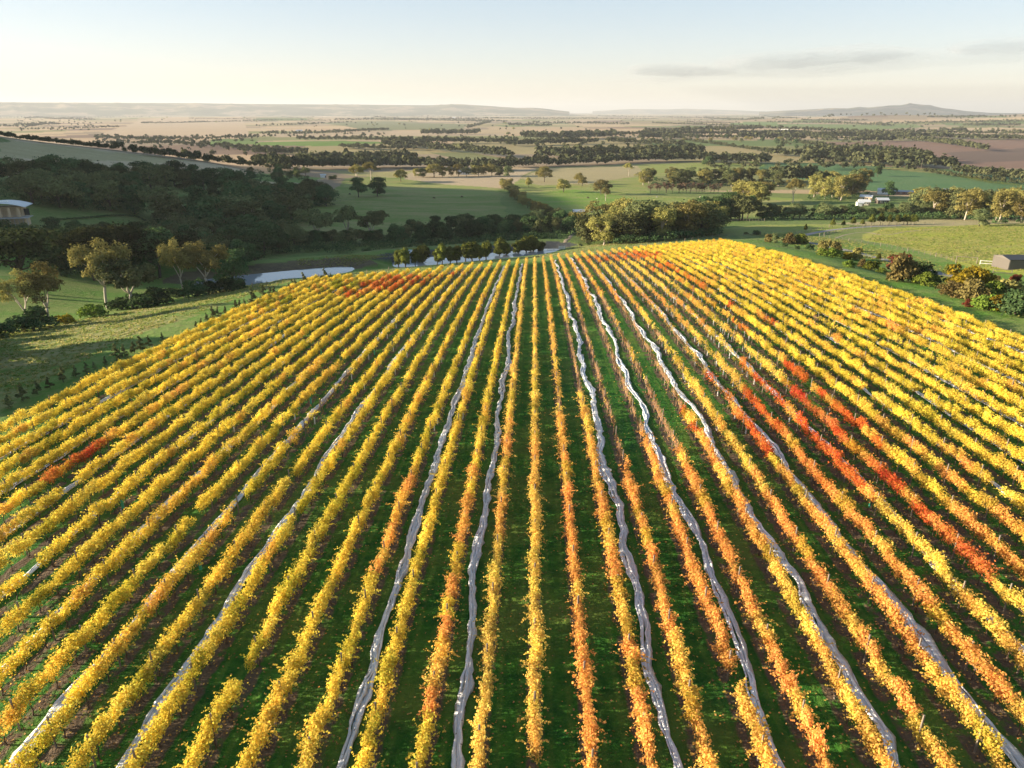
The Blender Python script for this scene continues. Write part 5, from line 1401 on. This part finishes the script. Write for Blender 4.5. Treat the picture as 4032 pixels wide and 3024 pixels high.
building("farmhouse", *r4(830, 998), 7, 5, 2.4, R(12), 'cream', 'roof_pale', "cream farmhouse with a pale roof beside the golden gum clump", "house")
building("farmhouse", *r4(850, 960), 8, 5, 2.8, R(-10), 'stone_wall', 'roof_pale', "smaller house with a blue grey roof behind the cream farmhouse", "house", windows=2)
building("farmhouse", *r4(985, 985), 7.5, 5, 2.6, R(25), 'timber_dark', 'roof_pale', "dark walled house with a bright roof right of the cream farmhouse", "house", windows=2)
building("garden_shed", *r4(795, 1008), 4, 3, 2.2, R(20), 'white', 'roof_pale', "little white shed left of the cream farmhouse", "shed", windows=0)
building("farm_shed", *r4(1175, 906), 28, 7, 2.2, R(0), 'brown_wall', 'roof_grey', "long low brown walled farm shed at the edge of the deep green field", "shed", windows=6, pitch=.12)
building("farm_shed", *r4(1020, 905), 12, 6, 3.0, R(0), 'white', 'roof_pale', "white farm shed left of the long red shed", "shed", windows=2)
building("greenhouse", *r4(1510, 884), 8, 4, 1.4, R(0), 'roof_mid', 'roof_mid', "small pale greenhouse behind the bronze gums", "greenhouse", windows=0, door=False)
building("greenhouse", *r4(1730, 888), 20, 4, 1.0, R(0), 'roof_grey', 'roof_grey', "long pale greenhouse behind the bronze gums", "greenhouse", windows=0, door=False)
building("homestead", *r2(1800, 735), 12, 7, 3.2, R(8), 'white', 'roof_pale', "white homestead among the trees of the tan strip", "house")
building("homestead", *r3(762, 556), 26, 12, 4.0, R(-5), 'cream', 'roof_pale', "wide blue roofed homestead inside the long dark wood", "house", windows=5)
building("machinery_shed", *r3(660, 1078), 15, 5, 1.8, R(10), 'roof_grey', 'roof_mid', "long pale roofed shed hidden behind the sunlit gum clump", "shed", windows=0, door=False)
building("pump_house", *r2(1365, 1440), 6, 4, 1.6, R(0), 'roof_grey', 'roof_mid', "pale blue roofed pump house behind the clipped cypresses", "shed", windows=1)
building("water_trough_shelter", *r2(596, 762), 5, 3, 2.4, R(0), 'white', 'roof_pale', "small white field shelter in the upper green paddock", "shed", windows=0)
building("barn", *r2(1720, 254), 24, 14, 9, R(0), 'white', 'white', "tiny bright white barn far out on the plain", "barn", windows=0, door=False)
building("homestead", *r2(390, 372), 22, 10, 5, R(0), 'cream', 'roof_pale', "far pale homestead in the tree belt left of the middle", "house", windows=0)
building("homestead", *r1(180, 790), 9, 6, 3, R(10), 'cream', 'roof_pale', "roof of a house among the trees above the stone house", "house", windows=1)
building("shed", *r1(265, 812), 7, 5, 2.6, R(-10), 'white', 'roof_pale', "small shed with a blue grey roof among the trees above the stone house", "shed", windows=0)
for i, (x, y, w) in enumerate([(150, 355, 30), (700, 375, 40), (800, 388, 26)]):
    building("poly_tunnel", *r4(x, y), w, 6, 2.2, R(0), 'white', 'white', f"far white poly tunnel on the pink field, {ORD[i + 1]} from the left", "tunnel", windows=0, door=False)

# low dark hedge ring and small white boat in the garden below the stone house
def hedge(label, pix, h, w, n, kind='dark'):
    p = np.array(pix, float); P = G(p[:, 0], p[:, 1])[:, :2]
    seg = np.hypot(*np.diff(P, axis=0).T); cum = np.r_[0, np.cumsum(seg)]
    lob = []; r = np.random.default_rng(int(cum[-1] * 10) % 999)
    for t in np.arange(0, cum[-1], w * .8):
        x, y = np.interp(t, cum, P[:, 0]), np.interp(t, cum, P[:, 1])
        lob.append((x + r.normal(0, .1), y + r.normal(0, .1), gz(x, y) + h * .5, w * .8, w * .8, h * .55))
    o = link("hedge", crown("hedge", lob, n, .3, M[kind], 7)); tag(o, label, "hedge")
hedge("clipped dark hedge curving round the lawn of the stone house", [r1(500, 1130), r1(700, 1118), r1(900, 1100), r1(1080, 1092), r1(1180, 1105), r1(1255, 1140)], .9, .8, 2600)
hedge("bright green clipped hedge at the right edge of the deep green field", [r4(1360, 715), r4(1500, 735), r4(1700, 775), r4(1900, 815), r4(2205, 850)], 3.2, 2.6, 4200, 'bush')
hedge("long dark hedge in front of the right greenhouses", [r4(1560, 900), r4(1800, 912), r4(2000, 925), r4(2205, 940)], 3.4, 2.6, 3600)
hedge("tall bright hedge on the slope right of the long dark wood", [r3(1920, 600), r3(2050, 640), r3(2205, 690)], 5, 3.2, 2600, 'bush')

p = G(*r1(722, 1200)); root = empty("boat", tuple(p), .4); tag(root, "small white upturned boat in the garden below the lawn", "boat")
mb = MB(); rings = []
for i, x in enumerate(np.linspace(-2, 2, 9)):
    w = .8 * (1 - (abs(x) / 2.05) ** 2.5); rings += [(x, w * math.cos(a), .05 + .62 * w / .8 * math.sin(a) + .02) for a in np.linspace(0, math.pi, 7)]
mb.add(rings, [[i * 7 + j, i * 7 + j + 1, (i + 1) * 7 + j + 1, (i + 1) * 7 + j] for i in range(8) for j in range(6)])
mb.obj("hull", M['white'], root, True); MB().box((0, 0, .70), (3.6, .08, .08)).obj("keel", M['roof_pale'], root)

# ------------------------------------------------------------------ tractor on the grass hill
p = G(*r1(762, 668)); root = empty("tractor", tuple(p), facing(p) + R(10)); tag(root, "small red and dark tractor working on the grass hill", "tractor")
MB().box((.9, 0, 1.15), (1.9, .8, .75)).obj("bonnet", M['red'], root)
cb = MB().box((-.5, 0, 1.75), (1.2, 1.2, 1.4)).obj("cab", M['dark_glass'], root); MB().box((-.5, 0, 2.5), (1.4, 1.4, .12)).obj("cab_roof", M['red'], cb)
for x, rr_, w in ((-.7, .85, .45), (1.4, .5, .3)):
    for s in (-1, 1):
        wh = MB().tube([(x, s * .95 - w / 2, rr_), (x, s * .95 + w / 2, rr_)], [rr_, rr_], 14).obj("wheel", M['tyre'], root)
        MB().tube([(x, s * .95 - w / 2 - .02, rr_), (x, s * .95 + w / 2 + .02, rr_)], [rr_ * .5, rr_ * .5], 10).obj("rim", M['red'], wh)
MB().box((-2.6, 0, .6), (1.4, 2.6, .35)).obj("implement", M['timber_dark'], root)
MB().tube([(.9, .3, 1.5), (.9, .3, 2.3)], [.05, .05], 5).obj("exhaust", M['tyre'], root)

# ------------------------------------------------------------------ grazing animals
def animal(name, px, py, rz, mat, label, L_=2.2, H_=1.55, cat="horse", graze=True):
    """one continuous body grown from a jointed skeleton"""
    p = G(px, py)
    V = [(0, 0, .80), (.42, 0, .82), (-.40, 0, .86), (.58, 0, .98), (.80, 0, .62 if graze else 1.25), (.95, 0, .25 if graze else 1.42), (1.10, 0, .10 if graze else 1.32)]
    E = [(0, 1), (0, 2), (1, 3), (3, 4), (4, 5), (5, 6)]; Rr = [.30, .29, .28, .20, .13, .11, .07]
    def chain(start, ptsl, rad):
        a = start
        for q, r_ in zip(ptsl, rad):
            V.append(q); Rr.append(r_); E.append((a, len(V) - 1)); a = len(V) - 1
    for s in (-1, 1):
        chain(1, [(.44, s * .16, .62), (.46, s * .16, .34), (.43, s * .16, .04)], [.12, .06, .05])
        chain(2, [(-.42, s * .17, .64), (-.34, s * .17, .48), (-.50, s * .17, .32), (-.46, s * .17, .04)], [.16, .10, .06, .05])
        chain(5, [(.90, s * .08, .38 if graze else 1.58)], [.03])
    chain(2, [(-.62, 0, .86), (-.70, 0, .50)], [.05, .04])
    me = bpy.data.meshes.new("body"); me.from_pydata([(x * L_ / 1.7, y * L_ / 1.9, z * H_ / 1.12) for x, y, z in V], E, [])
    o = bpy.data.objects.new(name, me); COL.objects.link(o)
    o.location = tuple(p); o.rotation_euler = (0, 0, rz)
    sk = o.modifiers.new("skin", 'SKIN')
    for d, r_ in zip(me.skin_vertices[0].data, Rr): d.radius = (r_ * L_ / 1.8, r_ * L_ / 1.8)
    me.skin_vertices[0].data[0].use_root = True
    ss = o.modifiers.new("smooth", 'SUBSURF'); ss.levels = ss.render_levels = 1
    me.materials.append(M[mat])
    tag(o, label, cat)
animal("horse", *r2(1545, 946), .2, 'hide', "dark brown horse grazing in the middle of the green paddock")
animal("horse", *r2(1790, 936), 2.9, 'hide', "dark horse grazing at the right of the green paddock")
animal("cow", *r2(822, 912), 1.0, 'black', "black cow standing left of the pair of round trees", 2.1, 1.45, "cow")
animal("horse", *r3(685, 944), .1, 'hide', "chestnut horse in the shadow streaks of the sunlit paddock")
animal("sheep", *r3(766, 950), 2.8, 'fleece', "pale sheep next to the wide paddock tree trunk", 1.5, 1.0, "sheep")
animal("sheep", *r3(1280, 936), .3, 'fleece', "pale sheep in the middle of the sunlit paddock", 1.6, 1.1, "sheep")
animal("sheep", *r3(1655, 936), 3.0, 'fleece', "pale sheep at the right of the sunlit paddock", 1.6, 1.1, "sheep")
animal("sheep", *r3(1230, 992), .5, 'fleece', "pale sheep just above the sunlit gum clump", 1.6, 1.1, "sheep")

# black bird gliding over the right hill field
g = G(*r4(1812, 1402)); c0 = np.array([0, 0, CZ]); q = c0 + (g - c0) * .62
root = empty("bird", tuple(q), .9); tag(root, "black bird gliding low over the right hill field", "bird")
mb = MB(); mb.tube([(-.30, 0, 0), (-.1, 0, .02), (.12, 0, .03), (.26, 0, .05)], [.03, .075, .07, .03], 7); mb.obj("body", M['black'], root, True)
for s in (-1, 1):
    MB().add([(.10, s * .05, .04), (-.12, s * .05, .03), (.12, s * .34, .22), (-.10, s * .32, .18), (-.02, s * .66, .34), (-.12, s * .60, .30)] + [(.10, s * .05, .06), (-.12, s * .05, .045), (.12, s * .34, .235), (-.10, s * .32, .195), (-.02, s * .66, .35), (-.12, s * .60, .31)],
             [[0, 1, 3, 2], [2, 3, 5, 4], [6, 8, 9, 7], [8, 10, 11, 9], [0, 2, 8, 6], [2, 4, 10, 8], [1, 7, 9, 3], [3, 9, 11, 5]]).obj("wing", M['black'], root)
MB().add([(-.28, 0, .0), (-.52, -.10, 0), (-.55, 0, .0), (-.52, .10, 0), (-.28, 0, .03), (-.52, -.10, .015), (-.55, 0, .015), (-.52, .10, .015)], [[0, 1, 2, 3], [4, 7, 6, 5]]).obj("tail", M['black'], root)

# power poles
for i, (x, y, h, w) in enumerate([(1322, 700, 12, ""), (1560, 665, 10, ""), (740, 455, 11, ""), (1015, 455, 11, ""), (1575, 452, 11, ""), (1870, 452, 11, "")]):
    p = G(*r4(x, y)); root = empty("power_pole", tuple(p)); tag(root, f"thin power pole by the dark belts of the right fields, {ORD[sorted([1322, 1560, 740, 1015, 1575, 1870]).index(x) + 1]} from the left", "power pole", "power poles of the right fields")
    MB().tube([(0, 0, -.5), (0, 0, h)], [.16, .12], 6).obj("pole", M['timber'], root); MB().box((0, 0, h - .6), (2.2, .14, .16)).obj("crossarm", M['timber'], root)

# ------------------------------------------------------------------ undergrowth that closes the dark woods to the ground
UG = []
def under(pix, n, h, seed):
    for q in scatter_poly(pix, n, 700 + seed, 2.2): UG.append((*q, h * trng.uniform(.6, 1.4)))
for a in [([(60, 600), (330, 600), (540, 598), (560, 560), (350, 545), (100, 548)], 150, 2.6), ([(300, 556), (560, 560), (655, 545), (660, 512), (520, 505), (360, 515)], 170, 3.4), ([(0, 550), (130, 548), (300, 540), (360, 512), (240, 512), (100, 518), (0, 525)], 110, 3.0),
          ([(330, 502), (560, 514), (660, 478), (640, 448), (520, 460), (440, 475), (330, 480)], 130, 3.4), ([(0, 440), (190, 458), (310, 466), (300, 420), (180, 402), (0, 405)], 130, 3.8), ([(420, 458), (560, 458), (690, 452), (735, 440), (700, 418), (560, 423), (400, 428)], 140, 3.4),
          ([(640, 546), (850, 538), (1050, 524), (1250, 514), (1250, 492), (1060, 503), (880, 514), (640, 540)], 240, 3.0), ([(1250, 533), (1330, 531), (1430, 523), (1550, 511), (1552, 494), (1420, 498), (1280, 506)], 170, 3.4), ([(1640, 477), (1800, 477), (2035, 475), (2035, 466), (1800, 466), (1640, 466)], 150, 3.4),
          ([(1975, 472), (2060, 478), (2212, 490), (2230, 468), (2080, 456), (1980, 453)], 70, 2.2), ([(1385, 403), (1480, 405), (1690, 403), (1690, 389), (1560, 388), (1395, 388)], 90, 3.0), ([(560, 402), (665, 390), (660, 376), (600, 370), (510, 376)], 60, 3.2), ([(1735, 434), (1800, 437), (1890, 426), (1870, 410), (1760, 416)], 40, 3)]:
    under(a[0], a[1], a[2], len(UG) % 89)
ux = np.array([u[0] for u in UG]); uy = np.array([u[1] for u in UG]); uz = zg(ux, uy)
Vs, Fs, A, off = [], [], [], 0
r = np.random.default_rng(3)
for (x, y, h), z in zip(UG, uz):
    w = h * r.uniform(.55, .95); m = 90
    lob = [(x, y, z + h * .45, w, w, h * .5), (x + r.normal(0, w * .5), y + r.normal(0, w * .5), z + h * .6, w * .6, w * .6, h * .4)]
    (V_, F_), k_ = lobes_cards(lob, m, .5, r, shell=.7, up=.4); Vs.append(V_); Fs.append(F_ + off); off += len(V_); A.append(np.repeat(np.clip(r.random() * .6 + r.random(m) * .4, 0, 1), 4))
tag(link("undergrowth", build("undergrowth", np.concatenate(Vs), [np.concatenate(Fs)], M['dark'], attrs={"rnd": np.concatenate(A)})), "dark scrub filling the ground under the woods", None, None, 'stuff')

# ------------------------------------------------------------------ rank grass tufts on the paddocks
TU = []
for s_, (pix, n) in enumerate([([(-60, 905), (0, 880), (250, 745), (500, 650), (640, 606), (560, 606), (430, 640), (240, 680), (-60, 720)], 5200), ([(1870, 518), (1905, 496), (2050, 490), (2240, 484), (2240, 590), (2110, 576), (2010, 548), (1930, 530)], 6000),
     ([(1600, 505), (1660, 515), (1800, 545), (2000, 600), (2212, 690), (2212, 640), (2000, 560), (1850, 520), (1700, 505)], 4500), ([(540, 618), (800, 592), (1100, 564), (1250, 546), (1500, 518), (1560, 508), (1500, 508), (1250, 530), (1000, 572), (780, 586)], 3000), ([(640, 560), (850, 548), (860, 556), (780, 572), (640, 572)], 900)]):
    pp_ = np.array(pix, float); P_ = G(pp_[:, 0], pp_[:, 1])[:, :2]; lo, hi = P_.min(0), P_.max(0)
    r_ = np.random.default_rng(50 + s_); q_ = lo + (hi - lo) * r_.random((n * 5, 2)); q_ = q_[inpoly(q_[:, 0], q_[:, 1], P_)]
    q_ = q_[vnoise(q_[:, 0], q_[:, 1], 9, 60 + s_) + .45 * r_.normal(0, 1, len(q_)) > .5][:n]; TU.append(q_)
TU = np.concatenate(TU); dv_ = np.maximum(np.maximum(XL - 1.8 - TU[:, 0], TU[:, 0] - XR - 2.5), TU[:, 1] - yend(TU[:, 0]) - 3); TU = TU[dv_ > 0]
for (P, lvl, fr_) in PONDS: TU = TU[~inpoly(TU[:, 0], TU[:, 1], P)]
nt_ = len(TU); rt = np.random.default_rng(71); rep = 5
C_ = np.repeat(np.c_[TU, zg(TU[:, 0], TU[:, 1])], rep, 0); hh_ = np.repeat(rt.uniform(.10, .30, nt_), rep)
C_[:, :2] += rt.normal(0, .16, (len(C_), 2)); an_ = rt.uniform(0, 6.28, len(C_)); ln_ = rt.normal(0, .12, (len(C_), 2))
w_ = .10 + .12 * rt.random(len(C_)); dx_, dy_ = np.cos(an_) * w_, np.sin(an_) * w_
Vt = np.stack([np.c_[C_[:, 0] - dx_, C_[:, 1] - dy_, C_[:, 2] - .03], np.c_[C_[:, 0] + dx_, C_[:, 1] + dy_, C_[:, 2] - .03], np.c_[C_[:, 0] + ln_[:, 0], C_[:, 1] + ln_[:, 1], C_[:, 2] + hh_]], 1).reshape(-1, 3)
M['tuft'] = leafmat("rank_grass", (.14, .22, .035), (.44, .38, .15), trans=.45)
tag(link("grass_tufts", build("grass_tufts", Vt, [np.arange(len(Vt)).reshape(-1, 3)], M['tuft'], attrs={"rnd": np.repeat(np.repeat(rt.random(nt_), rep), 3)})), "rank dry and green grass tufts on the paddocks", None, None, 'stuff')

# ------------------------------------------------------------------ air and smoke streaks
def volmat(name, dens, col, aniso=0.0):
    m, nt, out = newmat(name)
    v = N(nt, "ShaderNodeVolumePrincipled")
    v.inputs["Color"].default_value = (*col, 1); v.inputs["Density"].default_value = dens; v.inputs["Anisotropy"].default_value = aniso
    L(nt, v.outputs[0], out.inputs["Volume"])
    return m
hz = MB().box((0, 0, (470 - 20) / 2), (92000, 92000, 490)).obj("haze", volmat("haze_air", 5.6e-5, (.66, .69, .72), .12))
tag(hz, "thin pale haze over the whole plain", None, None, 'stuff')
def cloud(spots, label, dens):
    """lens shaped drifts of smoke, each thin at its rim"""
    mb = MB()
    for (px, py, wpx, hpx, az) in spots:
        d = sight(px, py); d = d / math.hypot(d[0], d[1]); D_ = 14000.0
        c = d * D_ + np.array([0, 0, CZ]); k = D_ / FPX * 1024 / 2212
        th = np.linspace(0, 2 * np.pi, 28, endpoint=False); ph = np.linspace(-np.pi / 2, np.pi / 2, 11)
        V = np.array([[wpx * k * math.cos(p_) * math.cos(t_), 1500 * math.cos(p_) * math.sin(t_), hpx * k * math.sin(p_)] for p_ in ph for t_ in th])
        V[:, 2] += V[:, 0] * az
        V[:, 2] += hpx * k * .35 * np.sin(V[:, 0] / (wpx * k) * 4 + px)
        an = math.atan2(d[1], d[0]) - np.pi / 2
        X = V[:, 0] * math.cos(an) - V[:, 1] * math.sin(an); Y = V[:, 0] * math.sin(an) + V[:, 1] * math.cos(an)
        n = 28; F = [[i * n + j, i * n + (j + 1) % n, (i + 1) * n + (j + 1) % n, (i + 1) * n + j] for i in range(10) for j in range(n)]
        mb.add(np.c_[X, Y, V[:, 2]] + c, F)
    o = mb.obj("smoke_cloud", volmat("smoke", dens, (.52, .50, .52)), None, True); tag(o, label, None, None, 'stuff')
cr = random.Random(4)
def drift(x, y, w, h, n, tilt, label, dens):
    sp_ = []
    for _ in range(n):
        t = cr.uniform(-1, 1); s = cr.uniform(.25, .6)
        sp_.append((x + t * w * .75, y - t * w * tilt + cr.uniform(-.5, .5) * h, w * s * 1.5 * (1 - .4 * abs(t)), cr.uniform(.18, .5) * h * (1 - .5 * abs(t)), tilt + cr.uniform(-.02, .02)))
    cloud(sp_, label, dens)
drift(1465, 151, 110, 12, 16, .0, "grey smoke streak low over the middle of the sky", 2.4e-4)
drift(1760, 126, 170, 17, 22, .05, "wide grey smoke streak right of the middle of the sky", 1.9e-4)
drift(2190, 99, 110, 12, 14, .03, "grey smoke streak at the right edge of the sky", 2.4e-4)
drift(1640, 150, 300, 16, 14, .06, "faint smoke haze joining the two middle streaks", 0.8e-4)
drift(1990, 128, 300, 24, 14, .05, "faint smoke haze drifting towards the right edge", 0.8e-4)
